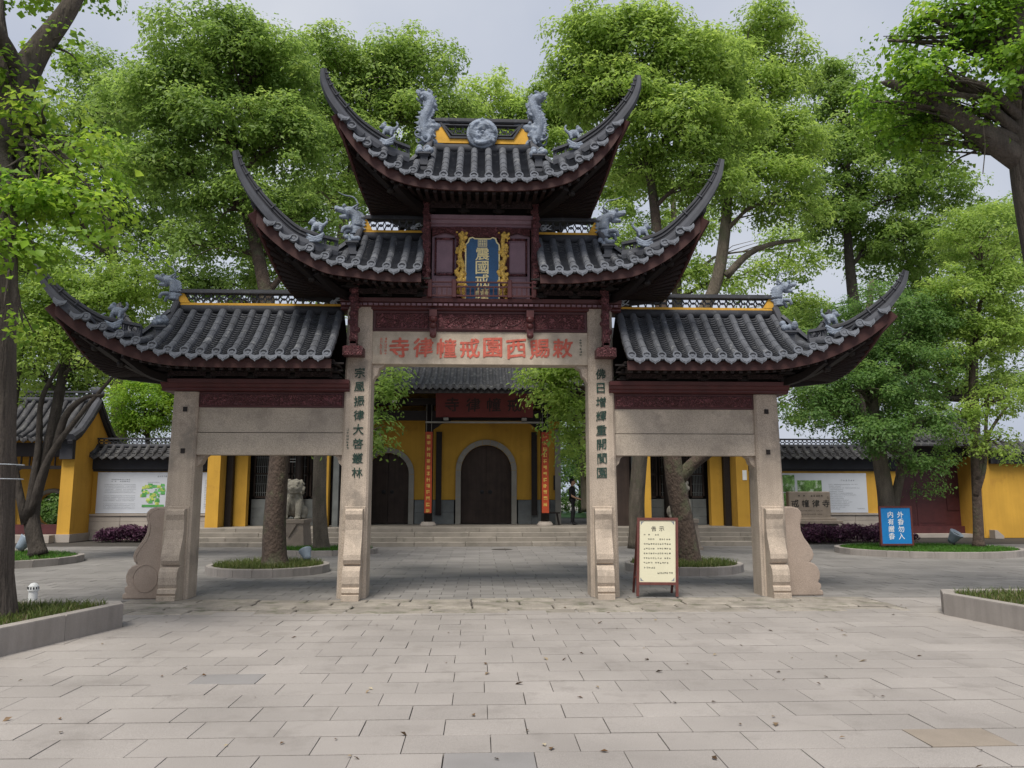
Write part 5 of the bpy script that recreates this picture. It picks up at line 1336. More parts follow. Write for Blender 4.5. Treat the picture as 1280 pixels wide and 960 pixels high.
def limb(mb, a, b, r0, r1, rd, n=9, wob=.06, sag=.0, seg=8):
    a, b = Vector(a), Vector(b); L_ = (b-a).length; mid = (a+b)/2 + Vector((rd.uniform(-1,1), rd.uniform(-1,1), rd.uniform(.0,1)+sag))*L_*wob*2
    q1 = a.lerp(mid,.5) + Vector((rd.uniform(-1,1), rd.uniform(-1,1), 0))*L_*wob*.5
    pts = cat_spline([a, q1, mid, b], n); mb.tube(pts, lambda t: r0+(r1-r0)*t**.8, seg); return pts
def tree(name, label, base, trunk, lobes, nleaf, ls, lm, bm_, seed, group=None, clump=.55, flat=.6, shell=.55, sub=13, tintm=.5, lw=.5, density=1.0):
    """trunk: [(x,y,z,r)...]; lobes: [(x,y,z,rx,ry,rz[,weight])]"""
    rd = random.Random(seed); r = np.random.default_rng(seed)
    root = empty(name, base, label, 'tree', group); O = np.array(base)
    tb = MB(); P = [Vector(t[:3]) for t in trunk]; rr = [t[3] for t in trunk]; pts = cat_spline(P, 8*len(P)); m = len(pts)
    def tr(t): return float(np.interp(t, np.linspace(0,1,len(rr)), rr))
    ph = rd.uniform(0,6)
    def pf(i, t):
        q = tr(t)*(1+ .22*max(0, .05-t)/.05); return [(q*(1+.06*math.sin(3*a+ph+t*5)+.04*math.sin(7*a+t*11))*math.cos(a), q*(1+.06*math.sin(3*a+ph+t*5)+.04*math.sin(7*a+t*11))*math.sin(a)) for a in np.linspace(0, 2*math.pi, 15)[:-1]]
    tb.sweep(pts, pf, up=(0,1,0)); trunk_o = tb.build('trunk', bm_, root, smooth=True)
    brm = MB(); allP = []; allN = []; allT = []
    vol = np.array([(l[3]*l[4]*l[5])**.67*(l[6] if len(l) > 6 else 1) for l in lobes]); vol /= vol.sum()
    for l, v in zip(lobes, vol):
        c = Vector(l[:3]); rx, ry, rz = l[3:6]
        # nearest trunk height below the lobe
        lo_ = int(m*.45); cand = [i for i in range(lo_, m) if pts[i].z < c.z + .2] or [lo_]
        i0 = min(cand, key=lambda i: (pts[i]-c).length + .35*abs(pts[i].z-(c.z-1.2))); a = pts[i0]; r0 = min(tr(i0/(m-1))*.6, .05*(c-a).length+.03)
        lp = limb(brm, a, c + Vector((0,0,rz*.3)), r0, .022, rd, 10, .07, .1)
        nl = int(nleaf*v); ncl = max(4, int(nl/ (105*density)))
        d = r.normal(size=(ncl,3)); d /= np.linalg.norm(d, axis=1)[:,None]; fl_ = (d[:,2] < -.15) & (r.random(ncl) < .6); d[fl_,2] *= -1; rad = shell + (1-shell)*r.random(ncl)**.6
        C = np.array(c) + d*rad[:,None]*np.array([rx,ry,rz])*(1+.15*r.normal(size=(ncl,1)))
        for k in range(min(sub, ncl)):
            limb(brm, lp[rd.randint(3,9)], Vector(C[k]), .022+.008*rx, .007, rd, 5, .08, seg=5)
        idx = r.integers(0, ncl, nl); g = r.normal(size=(nl,3)); g /= np.linalg.norm(g, axis=1)[:,None]; dn_ = (g[:,2] < 0) & (r.random(nl) < .6); g[dn_,2] *= -1
        u_ = g.copy(); g *= (clump*.70*(.45+.55*r.random(nl)**.5)*r.uniform(.55,1.35,ncl)[idx])[:,None]*np.array([1,1,flat])
        g += r.normal(size=(nl,3))*clump*.10; g[:,2] -= .30*(g[:,0]**2+g[:,1]**2)/clump
        p = C[idx] + g; nn_ = u_*.75 + d[idx]*.35 + np.array([0,0,.55]) + r.normal(size=(nl,3))*.30; nn_ /= np.linalg.norm(nn_, axis=1)[:,None]
        ct = r.normal(tintm,.16,ncl); t = ct[idx] + r.normal(0,.13,nl)
        allP.append(p-O); allN.append(nn_); allT.append(t)
    tag(brm.build('branches', bm_, root, smooth=True, fixn=False), kind='stuff')
    me = leaves_mesh('crown', np.concatenate(allP), np.concatenate(allN), ls, ls*lw, np.concatenate(allT), lm, r)
    o = link('crown', me, lm, root)
    return root
def lob(px, py, Y, w, h, d=None, wt=1.0):
    """lobe from its apparent place and size at depth Y"""
    p = at(px, py, Y); k = (p - Vector((0,CAM_Y,CAM_H))).dot(_f)/FPX
    return (p.x, p.y, p.z, w*k, (d if d else (w+h)*.5*k), h*k, wt)
def tk(*a):
    return [(*at(px, py, Y), r) for px, py, Y, r in a]
# ginkgo at the left edge
tree('ginkgo_tree', 'thick furrowed ginkgo trunk with fresh yellow-green leaves in the granite bed', (-5.76,-3.9,.2),
     [(-5.80,-3.9,.15,.31),(-5.86,-3.9,1.5,.28),(-5.94,-3.9,2.9,.27),(-6.06,-3.9,4.6,.265),(-6.10,-3.9,6.1,.255),(-5.98,-3.9,6.8,.21),(-5.78,-3.85,7.4,.14),(-5.40,-3.8,8.2,.10),(-5.1,-3.8,9.4,.06),(-5.0,-3.8,10.4,.03)],
     [lob(30,255,-4.8,58,34,.6),lob(95,270,-4.6,55,38,.6,.8),lob(15,310,-5.0,40,25,.5),lob(110,205,-4.2,55,34,.6,.7),lob(55,160,-4.4,50,26,.5,.6),lob(15,95,-4.2,40,30,.5,.45),lob(68,65,-3.8,26,24,.4,.3),lob(20,410,-5.0,22,16,.4,.3),lob(125,320,-4.4,40,22,.5,.4),
      (-7.4,-4.2,6.9,1.3,1.1,.9,1.2),(-6.6,-5.4,8.0,1.4,1.0,.9,.8),(-6.6,-3.0,9.4,1.4,1.2,1.1,1.0)],
     24000, 0.07, M['leaf_ginkgo'], M['bark_ginkgo'], 21, clump=.55, flat=.5, lw=.85, shell=.2)
gk = [o for o in bpy.data.objects if o.name.startswith('ginkgo_tree')][-1]
MB().tube(cat_spline([(-6.05,-3.9,6.3),(-6.2,-3.9,7.2),(-6.35,-3.9,8.2),(-6.3,-3.9,9.6)], 12), lambda t: .16*(1-t)+.03, 10).build('limb', M['bark_ginkgo'], gk, smooth=True)
MB().tube(cat_spline([(-5.9,-3.9,5.3),(-5.5,-3.95,5.45),(-5.1,-4.0,5.75)], 10), lambda t: .07*(1-t)+.012, 8).build('limb', M['bark_ginkgo'], gk, smooth=True)
# heavy-limbed tree at the right edge
tree('ginkgo_tree', 'tall ginkgo with a heavy side limb and a thin hanging vine', (8.95,-2.3,.2),
     [(9.0,-2.3,.15,.42),(8.95,-2.3,2.0,.36),(8.85,-2.3,4.0,.34),(8.68,-2.3,5.8,.33),(8.60,-2.3,6.9,.33),(8.62,-2.3,8.0,.29),(8.60,-2.3,9.5,.25),(8.6,-2.3,11.0,.12)],
     [lob(1190,30,-2.4,55,28,.5,.9),lob(1185,100,-2.6,40,20,.4,.6),lob(1215,180,-2.2,26,16,.3,.3),lob(1165,85,-2.6,30,18,.4,.6),lob(1250,10,-2.6,40,30,.5,.8),lob(1235,50,-2.6,38,45,.5,.7),lob(1150,55,-2.2,38,26,.4,.45),lob(1160,125,-2.0,42,22,.5,.55),lob(1120,150,-1.8,45,35,.5,.9),lob(1150,185,-1.8,35,35,.5,.6),lob(1125,95,-2.1,34,22,.4,.9),lob(1150,120,-2.5,25,16,.3,.5),lob(1090,130,-2.0,26,16,.4,.3),lob(1225,145,-2.4,30,22,.4,.4),lob(1110,55,-2.2,20,16,.3,.15),lob(1270,90,-3.0,22,70,.5,.8),
      (9.8,-2.6,9.0,1.4,1.2,1.0,.8),(9.0,-3.6,10.3,1.5,1.2,1.0,.7)],
     22000, 0.07, M['leaf_ginkgo'], M['bark_ginkgo'], 22, clump=.50, flat=.5, lw=.85, shell=.2, tintm=.30)
hl = [o for o in bpy.data.objects if o.name.startswith('ginkgo_tree')][-1]
lm_ = MB(); rd = random.Random(1)
lm_.tube(cat_spline([(8.55,-2.3,6.75),(8.0,-2.3,7.15),(7.45,-2.25,7.62),(6.95,-2.2,7.95),(6.6,-2.2,8.12),(6.35,-2.15,8.2)], 24), lambda t: .18*(1-t)**.6+.012, 12)
lm_.tube(cat_spline([(8.45,-2.3,7.45),(7.9,-2.35,7.85),(7.35,-2.4,8.05),(6.95,-2.4,8.2),(6.65,-2.4,8.25)], 14), lambda t: .09*(1-t)+.010, 9)
lm_.tube(cat_spline([(8.4,-2.3,8.3),(8.0,-2.3,8.75),(7.55,-2.4,8.95),(7.2,-2.4,9.1),(6.9,-2.4,9.15)], 14), lambda t: .115*(1-t)+.010, 9)
lm_.build('limb', M['bark_ginkgo'], hl, smooth=True)
MB().tube(cat_spline([(7.75,-2.45,7.45),(7.72,-2.5,7.0),(7.66,-2.48,6.55)], 10), .008, 5).build('vine', M['bark'], hl)
# camphor trees close behind the gate
tree('leafy_tree', 'leafy tree with flaking red-brown trunk in a round bed before the stone lion', (-4.35,4.3,.1),
     tk((343,712,4.2,.27),(343,660,4.2,.235),(348,590,4.2,.215),(351,520,4.2,.20),(345,440,4.3,.18),(325,330,4.5,.15),(300,230,4.6,.11),(285,130,4.7,.06)),
     [lob(270,80,4.6,75,60),lob(215,130,4.4,55,60,None,.9),lob(330,105,4.8,70,60),lob(260,170,4.2,80,45),lob(360,185,4.6,60,55),lob(200,225,4.4,60,45,None,.8),lob(290,265,4.2,60,38,None,.7),lob(370,275,4.6,50,36,None,.6),lob(240,315,4.4,50,30,None,.6),lob(310,55,4.6,40,30,None,.7),
      lob(478,500,3.4,20,30,.5,.55),lob(468,545,3.2,24,26,.5,.5),lob(498,475,3.6,18,16,.4,.3),lob(400,560,3.6,18,16,.4,.12),lob(430,395,4.6,40,40,None,.25),lob(150,150,5,40,50,None,.5),lob(330,330,5.2,45,30,None,.5),lob(420,330,5.2,40,25,None,.4)],
     76000, 0.1, M['leaf_camphor'], M['bark_red'], 31, clump=.62, tintm=0.42)
tree('leafy_tree', 'leafy tree with forked mossy trunk in the round bed behind the notice board', (4.65,4.5,.1),
     tk((866,714,4.6,.26),(857,665,4.6,.235),(846,610,4.6,.22),(840,570,4.6,.215),(832,490,4.7,.18),(826,380,4.8,.15),(818,260,5.0,.12),(800,150,5.1,.06)),
     [lob(745,60,4.8,50,45),lob(800,70,5.0,70,50),lob(860,95,5.0,65,55),lob(775,130,4.6,60,45),lob(845,165,4.6,75,45),lob(905,160,5.2,50,50,None,.8),lob(730,120,4.8,35,45,None,.7),lob(870,230,4.8,60,38,None,.7),lob(800,215,5.2,50,30,None,.5),lob(720,90,4.8,32,28,None,.5),
      lob(695,490,3.4,34,28,.6,.8),lob(712,530,3.2,26,26,.5,.7),lob(722,470,3.4,22,18,.5,.5),lob(672,480,3.4,22,18,.4,.4),lob(718,560,3.4,16,18,.4,.3),lob(760,330,5,40,30,None,.35),lob(840,300,5.2,40,26,None,.35)],
     72000, 0.1, M['leaf_light'], M['bark_red'], 32, clump=.62, tintm=0.5)
rt = [o for o in bpy.data.objects if o.name.startswith('leafy_tree')][-1]
MB().tube(cat_spline([at(848,600,4.6), at(868,578,4.5), at(900,555,4.3), at(940,520,4.2), at(975,470,4.4)], 14), lambda t: .17-.10*t, 10).build('limb', M['bark_red'], rt, smooth=True)
tree('leafy_tree', 'leafy tree rising beside the stone lion on its pedestal', (-4.9,10.0,.1),
     tk((402,692,9.8,.23),(399,620,9.8,.20),(402,520,9.9,.19),(410,400,10,.17),(430,280,10.2,.14),(445,160,10.4,.08)),
     [lob(400,100,10,70,50),lob(455,115,10.2,55,45),lob(520,95,10.4,50,45),lob(380,165,9.8,60,50),lob(500,160,10.2,65,45),lob(560,150,10.6,40,40),lob(440,190,10,55,45),lob(400,250,9.6,50,40,None,.6),lob(480,85,10,35,30)],
     54000, 0.12, M['leaf_camphor'], M['bark'], 33, clump=.75, tintm=0.6)
# background trees
tree('leafy_tree', 'broad leafy tree standing tallest over the gatehouse', (-14.2,22.6,0), tk((150,640,22,.35),(148,480,22,.30),(140,330,22,.24),(130,200,22,.12)),
     [lob(125,120,22,55,60),lob(80,175,22,55,50),lob(165,160,22,60,50),lob(120,220,22,80,40),lob(60,250,22,70,45),lob(190,240,22,60,45),lob(25,190,22,50,70),lob(20,330,21,50,50),lob(110,310,21,60,40,None,.7)], 44000, 0.165, M['leaf_camphor'], M['bark_dark'], 41, clump=1.0, tintm=0.38, sub=8)
tree('leafy_tree', 'dark many-stemmed tree with low sweeping branches beside the gatehouse', (-11.6,7.2,.1), tk((48,694,7.0,.20),(40,640,7.0,.17),(60,560,7.0,.14),(78,470,7.0,.12),(95,380,7.0,.07)),
     [lob(110,385,7,70,45),lob(60,420,6.8,60,40),lob(170,370,7.2,55,40,None,.8),lob(40,350,7,60,45),lob(150,430,7,50,30,None,.5),lob(35,470,6.8,40,32,None,.5),lob(120,455,6.6,45,24,None,.4)], 34000, 0.095, M['leaf_light'], M['bark_dark'], 42, clump=.6)
r42 = [o for o in bpy.data.objects if o.name.startswith('leafy_tree')][-1]; lm_ = MB()
for q in ([(36,645),(60,575),(95,525),(140,472)], [(34,650),(48,560),(52,500),(75,455)], [(32,655),(15,560),(22,480),(30,420)], [(70,560),(82,520),(105,498),(128,494)]):
    lm_.tube(cat_spline([at(x, y, 6.9-.1*i) for i, (x, y) in enumerate(q)], 14), lambda t: .11-.07*t, 8)
lm_.build('stems', M['bark_dark'], r42, smooth=True)
tree('bushy_tree', 'bright light green bushy tree peeping over the wall with the site map', (-13.2,20.6,0), tk((185,640,20,.12),(185,560,20,.10),(180,500,20,.05)),
     [lob(175,505,20,40,38),lob(205,520,20,35,35),lob(150,520,20,30,25),lob(225,500,20.5,35,40),lob(190,535,20.5,45,18),lob(140,535,20.5,35,16)], 21000, 0.1, M['leaf_ginkgo'], M['bark_dark'], 43, clump=.7)
tree('leafy_tree', 'distant rounded tree behind the hall and the ridge roundel', (.4,26,0), tk((612,640,25,.4),(612,450,25,.35),(612,260,25,.25),(612,150,25,.1)),
     [lob(613,130,25,36,38),lob(575,160,25,40,35),lob(650,160,25,40,36),lob(612,180,25,70,40),lob(700,175,25,40,45),lob(540,190,25,40,45),lob(615,230,25,80,30,None,.6)], 28000, 0.165, M['leaf_light'], M['bark'], 44, clump=1.0, tintm=0.65)
tree('leafy_tree', 'slim distant tree behind the hall, beside an upper roof dragon', (2.9,24.5,0), tk((680,640,24,.3),(680,400,24,.25),(680,160,24,.1)),
     [lob(682,125,24,26,30),lob(660,150,24,30,28),lob(705,150,24,30,30),lob(690,190,24,40,30)], 12000, 0.15, M['leaf_light'], M['bark'], 45, clump=.9)
tree('leafy_tree', 'leaning leafy tree with open crown rooted beside the half hidden stone lion', (5.1,12,0), tk((797,686,11.6,.27),(797,610,11.6,.25),(812,510,11.4,.23),(858,425,11.0,.21),(893,360,10.7,.19),(906,290,10.6,.17),(912,200,10.8,.13),(930,90,11,.06)),
     [lob(955,45,11,40,38),lob(905,85,11,42,36),lob(990,90,10.8,30,36,None,.6),lob(945,125,10.6,60,45),lob(910,170,10.6,60,45),lob(985,190,10.4,55,45),lob(950,235,10.2,65,40),lob(880,235,10.6,40,30,None,.4),lob(1000,265,10.2,40,28,None,.5)], 48000, 0.12, M['leaf_light'], M['bark'], 46, clump=.75, tintm=0.55)
r46 = [o for o in bpy.data.objects if o.name.startswith('leafy_tree')][-1]
MB().tube(cat_spline([at(908,345,10.5), at(935,318,10.4), at(965,305,10.3), at(1000,300,10.3)], 12), lambda t: .13-.08*t, 8).build('limb', M['bark'], r46, smooth=True)
tree('leafy_tree', 'wide leafy tree behind the wall with the garden photographs', (16.2,19.5,0), tk((1100,660,19.4,.36),(1085,520,19.4,.30),(1070,400,19.2,.26),(1060,300,19,.18),(1060,180,19,.08)),
     [lob(1040,110,19,38,40),lob(1065,150,19,50,45),lob(1110,190,19,65,55),lob(1030,205,19,60,45),lob(1150,170,19,50,55),lob(1085,255,19,75,45),lob(1165,250,19,45,50),lob(1040,285,19,55,35),lob(1130,310,19,70,40),lob(1180,130,19,25,35,None,.5)], 60000, 0.155, M['leaf_camphor'], M['bark_dark'], 47, clump=.8, tintm=0.45)
tree('leafy_tree', 'dense dark green tree with low hanging crown behind the blue sign', (12.5,9.9,.1), tk((1112,690,9.6,.27),(1108,630,9.6,.24),(1100,570,9.6,.21),(1090,500,9.6,.18),(1085,420,9.7,.14),(1090,350,9.8,.07)),
     [lob(1080,500,9.2,60,40),lob(1130,470,9.4,60,45),lob(1050,450,9.6,60,40),lob(1110,400,9.6,70,40),lob(1150,540,9.0,45,40),lob(1035,520,9.2,42,26,None,.8),lob(1105,550,8.6,46,30),lob(1170,430,9.6,45,45),lob(1155,590,9.0,32,26,None,.7),lob(1015,510,9.4,34,32,None,.7)], 52000, 0.088, M['leaf_deep'], M['bark'], 48, clump=.55)
r48 = [o for o in bpy.data.objects if o.name.startswith('leafy_tree')][-1]; lm_ = MB()
for q in ([(1110,680),(1122,610),(1138,540),(1140,450)], [(1105,600),(1085,540),(1060,490),(1040,450)]):
    lm_.tube(cat_spline([at(x, y, 9.6) for x, y in q], 14), lambda t: .17-.10*t, 9)
lm_.build('stems', M['bark'], r48, smooth=True)
tree('slender_tree', 'slender forked tree at the right end of the oval lawn bed', (14.9,9.6,.1), tk((1224,684,9.3,.155),(1222,640,9.3,.135),(1219,580,9.3,.12),(1217,540,9.3,.10),(1215,470,9.4,.09),(1225,380,9.5,.06)),
     [lob(1225,300,9.6,50,45),lob(1200,380,9.4,50,40),lob(1250,360,9.4,45,50),lob(1235,430,9.2,50,35),lob(1180,450,9.4,40,32,None,.7),lob(1255,500,9.0,38,26,None,.7),lob(1195,520,9.0,35,26,None,.6),lob(1250,555,9.0,28,22,None,.5),lob(1205,560,9.0,26,16,None,.4)], 36000, 0.088, M['leaf_light'], M['bark_red'], 49, clump=.55, flat=.45)
r49 = [o for o in bpy.data.objects if o.name.startswith('slender_tree')][-1]; lm_ = MB()
for q in ([(1221,600),(1228,565),(1240,535),(1265,500)], [(1220,620),(1230,585),(1232,540),(1236,480)]):
    lm_.tube(cat_spline([at(x, y, 9.25) for x, y in q], 14), lambda t: .085-.05*t, 8)
lm_.build('stems', M['bark_red'], r49, smooth=True)
tree('leafy_tree', 'hazy leafy tree behind the slender forked tree at the wall end', (21,22.5,0), tk((1215,640,22,.4),(1215,480,22,.3),(1215,350,22,.15)),
     [lob(1225,290,22,50,40),lob(1180,340,22,60,45),lob(1260,350,22,50,60),lob(1200,420,22,70,45),lob(1270,440,22,50,45),lob(1130,400,22,60,45),lob(1060,430,22,60,40),lob(1010,470,22,50,40),lob(1230,490,22,60,30),lob(1110,330,22,60,40),lob(1150,480,22,60,35),lob(1090,510,22,60,28),lob(1000,430,22,40,40),lob(1280,280,22,40,40),lob(995,505,22,36,34),lob(1040,520,22,50,26)], 48000, 0.175, M['leaf_camphor'], M['bark_dark'], 50, clump=1.1)
tree('leafy_tree', 'shaded tree in the garden beyond the hall passage', (7.6,30,.1), tk((733,640,28,.25),(730,560,28,.2),(735,500,28,.1)),
     [lob(722,570,28,26,25),lob(745,540,28,30,30),lob(705,545,28,26,30),lob(735,600,30,30,20,None,.6),lob(770,570,29,40,40)], 12000, 0.14, M['leaf_camphor'], M['bark'], 51, clump=.8)
tree('leafy_tree', 'low leafy tree rising behind the gatehouse roof', (-19.5,24,0), tk((20,640,23,.3),(20,500,23,.2),(25,420,23,.1)),
     [lob(20,430,23,55,50),lob(80,450,23,55,40),lob(130,470,23,50,35),lob(30,500,23,50,25),lob(170,440,24,45,40),lob(110,400,24,55,40),lob(190,500,24,40,40)], 24000, 0.165, M['leaf_camphor'], M['bark_dark'], 52, clump=1.0)
tree('leafy_tree', 'shadowy leafy tree far behind the gate on the gatehouse side', (-9.6,26.5,0), tk((330,640,26,.4),(325,480,26,.35),(320,340,26,.25),(310,220,26,.1)),
     [lob(230,290,26,60,40),lob(330,300,26,60,40),lob(400,270,26,60,45),lob(150,300,26,50,45),lob(470,240,26,55,45),lob(280,220,26,60,40),lob(200,360,26,60,30),lob(300,365,26,60,28),lob(430,330,26,50,28)], 38000, 0.18, M['leaf_camphor'], M['bark_dark'], 53, clump=1.1, tintm=0.35)
tree('leafy_tree', 'shadowy leafy tree far behind the gate on the red door side', (10.2,27.5,0), tk((850,640,27,.4),(850,480,27,.35),(845,340,27,.25),(840,220,27,.1)),
     [lob(790,240,27,50,40),lob(860,290,27,50,35,None,.6),lob(770,310,27,45,30,None,.6),lob(930,350,27,50,24,None,.6),lob(850,350,27,50,22,None,.6),lob(990,320,27,45,36,None,.6),lob(1000,400,27,40,30)], 26000, 0.18, M['leaf_light'], M['bark'], 54, clump=1.1)
tree('garden_shrub', 'dark shrubs closing the garden view past the standing person', (7.2,36,.5), tk((725,650,34.8,.12),(725,620,34.8,.1),(725,590,34.8,.05)),
     [lob(700,600,35,26,30),lob(725,590,35,26,35),lob(750,600,35,28,30),lob(712,630,34,26,14),lob(738,632,34,26,13),lob(775,610,35,28,30),lob(715,560,36,34,26),lob(745,555,36,34,26)], 14000, .15, M['leaf_deep'], M['bark_dark'], 55, clump=.8, shell=.2)
tree('garden_shrub', 'shrubs glimpsed through the round moon gate', (-18.2,21.8,0), tk((55,668,21.6,.1),(55,645,21.6,.08),(58,620,21.6,.04)),
     [lob(55,645,21.6,18,20),lob(75,640,21.8,18,22),lob(38,640,21.8,18,22),lob(60,615,22,34,18),lob(60,655,21.2,24,10)], 12000, .12, M['leaf_deep'], M['bark_dark'], 56, clump=.5, shell=.2)
lawn = MB().add([(3.2,24,.565),(12,24,.565),(12,40,.565),(3.2,40,.565)], [(0,1,2,3)]).build('garden_lawn', M['grass_lawn']); tag(lawn, kind='structure')

# ================================================================== SMALLER THINGS
# purple hedges
def hedge(label, x0, x1, y0, y1, h, seed):
    r = np.random.default_rng(seed); root = empty('purple_hedge', ((x0+x1)/2,(y0+y1)/2,0), label, 'hedge'); n = 9000
    u = r.random(n); v = r.random(n); hz_ = h*(.72+.28*np.sin(u*23+seed)*.5+.2*r.random(n))
    e = np.minimum(1, np.minimum(u, 1-u)*9)*.5+.5
    z = r.random(n)**.55*hz_*e; P = np.c_[x0+(x1-x0)*u-(x0+x1)/2, y0+(y1-y0)*v-(y0+y1)/2, z+.02]
    N_ = r.normal(size=(n,3))*.7 + np.array([0,-.3,.7]); N_ /= np.linalg.norm(N_, axis=1)[:,None]
    me = leaves_mesh('foliage', P, N_, .09, .045, r.normal(.45,.25,n), M['leaf_purple'], r, -.6); link('foliage', me, M['leaf_purple'], root)
    st_ = MB(); rd = random.Random(seed)
    for k in range(60):
        x = rd.uniform(x0+.1,x1-.1); y = rd.uniform(y0+.1,y1-.1); st_.tube([(x,y,0),(x+rd.uniform(-.1,.1),y+rd.uniform(-.1,.1),h*.8)], .01, 4)
    st_.build('stems', M['bark_dark'], root, fixn=False)
hedge('low purple-leaved hedge below the white site map board', -13.75, -10.4, 15.4, 16.4, .58, 1)
hedge('low purple-leaved hedge around the inscribed stone tablet', 11.0, 15.4, 13.7, 15.2, .62, 2)
# stone tablet
mon = empty('stone_tablet', (12.2,15.4,0), 'inscribed brown stone tablet on a stepped plinth above the purple hedge', 'stone tablet')
MB().bbox(11.35, 13.25, 15.25, 15.95, 0, .62, .02).build('plinth', M['monument'], mon); MB().bbox(11.22, 13.38, 15.15, 16.05, .622, .74, .02).build('plinth_cap', M['monument'], mon); MB().bbox(11.38, 13.22, 15.3, 15.9, .742, .84, .03).build('plinth_step', M['monument'], mon)
tb_ = MB().bbox(11.5, 13.08, 15.45, 15.75, .842, 1.80, .03).build('slab', M['monument'], mon)
for i, ch in enumerate('戒幢律寺'): character(ch, (11.73+i*.39, 15.449, 1.36), .27, M['black_ink'], tb_, bold=.01, depth=.02)
sc = MB(); fm_ = lambda u, v, d=0: (u, 15.446-d, v)
scribble(sc, fm_, 11.85, 12.8, 1.64, .08, 1, 1.2); scribble(sc, fm_, 11.85, 12.8, 1.09, .035, 2); scribble(sc, fm_, 11.9, 12.75, .96, .035, 3); scribble(sc, lambda u, v, d=0: (12.98+v, 15.446-d, 1.62-u), 0, .15, 0, .05, 4)
sc.build('small_inscription', M['black_ink'], tb_, fixn=False)
# blue sign
bs = empty('blue_sign', (12.0,8.9,.1), 'blue board with white characters in a brown frame on the oval lawn', 'sign')
a0, a1, z0, z1, ty = 11.53, 12.50, .24, 1.36, 8.9
bp_ = MB().box(a0+.05, a1-.05, ty, ty+.03, z0+.05, z1-.05).build('panel', M['blue_sign'], bs)
for q in ((a0,a0+.05,z0,z1),(a1-.05,a1,z0,z1),(a0+.05,a1-.05,z0,z0+.05),(a0+.05,a1-.05,z1-.05,z1)): MB().box(q[0], q[1], ty-.015, ty+.045, q[2], q[3]).build('frame', M['sign_frame'], bs)
for xx in (a0+.03, a1-.06): MB().box(xx, xx+.03, ty+.05, ty+.08, .06, z1-.1).build('leg', M['sign_frame'], bs)
for i, ch in enumerate('外香勿入'): character(ch, (12.155, ty-.001, 1.115-i*.205), .175, M['white_paint'], bp_, bold=.012, depth=.01)
for i, ch in enumerate('内有贈香'): character(ch, (11.865, ty-.001, 1.115-i*.205), .175, M['white_paint'], bp_, bold=.012, depth=.01)
# notice board on an easel: leans back
nb_ = empty('notice_board', (2.98,-.25,0), 'cream notice board in a brown easel frame standing beside a gate column', 'notice board')
lean = R(9); RZ = Matrix.Rotation(R(-6), 3, 'Z') @ Matrix.Rotation(-lean, 3, 'X'); NO = Vector((2.98,-.36,.0))
def nbp(u, v, d=0): return tuple(NO + RZ @ Vector((u + .045*(v-.7), -d, v)))
def nbox(u0, u1, v0, v1, d0, d1, nm, m):
    return MB().hexa([nbp(u0,v0,d1),nbp(u1,v0,d1),nbp(u1,v0,d0),nbp(u0,v0,d0),nbp(u0,v1,d1),nbp(u1,v1,d1),nbp(u1,v1,d0),nbp(u0,v1,d0)]).build(nm, m, nb_)
pn_ = nbox(-.30,.30,.25,1.27,.0,.02,'panel', M['cream'])
for q in ((-.345,-.30,.02,1.315),(.30,.345,.02,1.315),(-.30,.30,.205,.25),(-.30,.30,1.27,1.315)): nbox(*q, -.012, .035, 'frame', M['sign_frame'])
for u in (-.33,.33):
    a = Vector(nbp(u,1.2,-.02)); b = Vector((a.x, a.y+.50, .0)); MB().sweep([a, b], lambda i, t: [(-.018,-.018),(.018,-.018),(.018,.018),(-.018,.018)]).build('rear_leg', M['sign_frame'], nb_)
a = Vector(nbp(-.33,.5,-.02)); MB().box(a.x-.0, a.x+.66, a.y+.26, a.y+.28, .28, .31).build('rear_rail', M['sign_frame'], nb_)
rx = (R(90)-lean, 0, R(-6))
for ch, u in (('告',-.06),('示',.07)): character(ch, nbp(u,1.13,.021), .085, M['black_ink'], pn_, rot=rx, bold=.006, depth=.01)
sc = MB(); fnb = lambda u, v, d=0: nbp(u, v, .0212+d)
scribble(sc, fnb, -.23, .06, 1.03, .030, 1)
for k, (u0, u1) in enumerate(((-.16,.24),(-.23,.25),(-.23,.25),(-.23,.25),(-.23,.25),(-.23,.24),(-.22,-.03))): scribble(sc, fnb, u0, u1, .955-k*.078, .030, 10+k, 1.28)
scribble(sc, fnb, .0, .26, .40, .034, 30, 1.1); tag(sc.build('notice_text', M['black_ink'], pn_, fixn=False), kind='stuff')
co = MB()
for su, u0 in ((1,-.28),(-1,.28)):
    for sv, v0 in ((1,.27),(-1,1.25)):
        for k in range(3): co.add([fnb(u0+su*.015*k,v0+sv*.0), fnb(u0+su*(.015*k+.008),v0), fnb(u0+su*.008,v0+sv*(.015*k+.02)), fnb(u0,v0+sv*(.015*k+.02))], [(0,1,2,3)])
        co.add([fnb(u0,v0,.001), fnb(u0+su*.06,v0,.001), fnb(u0+su*.02,v0+sv*.02,.001), fnb(u0,v0+sv*.06,.001)], [(0,1,2,3)])
co.build('corner_ornament', M['grey_ink'], pn_, fixn=False)
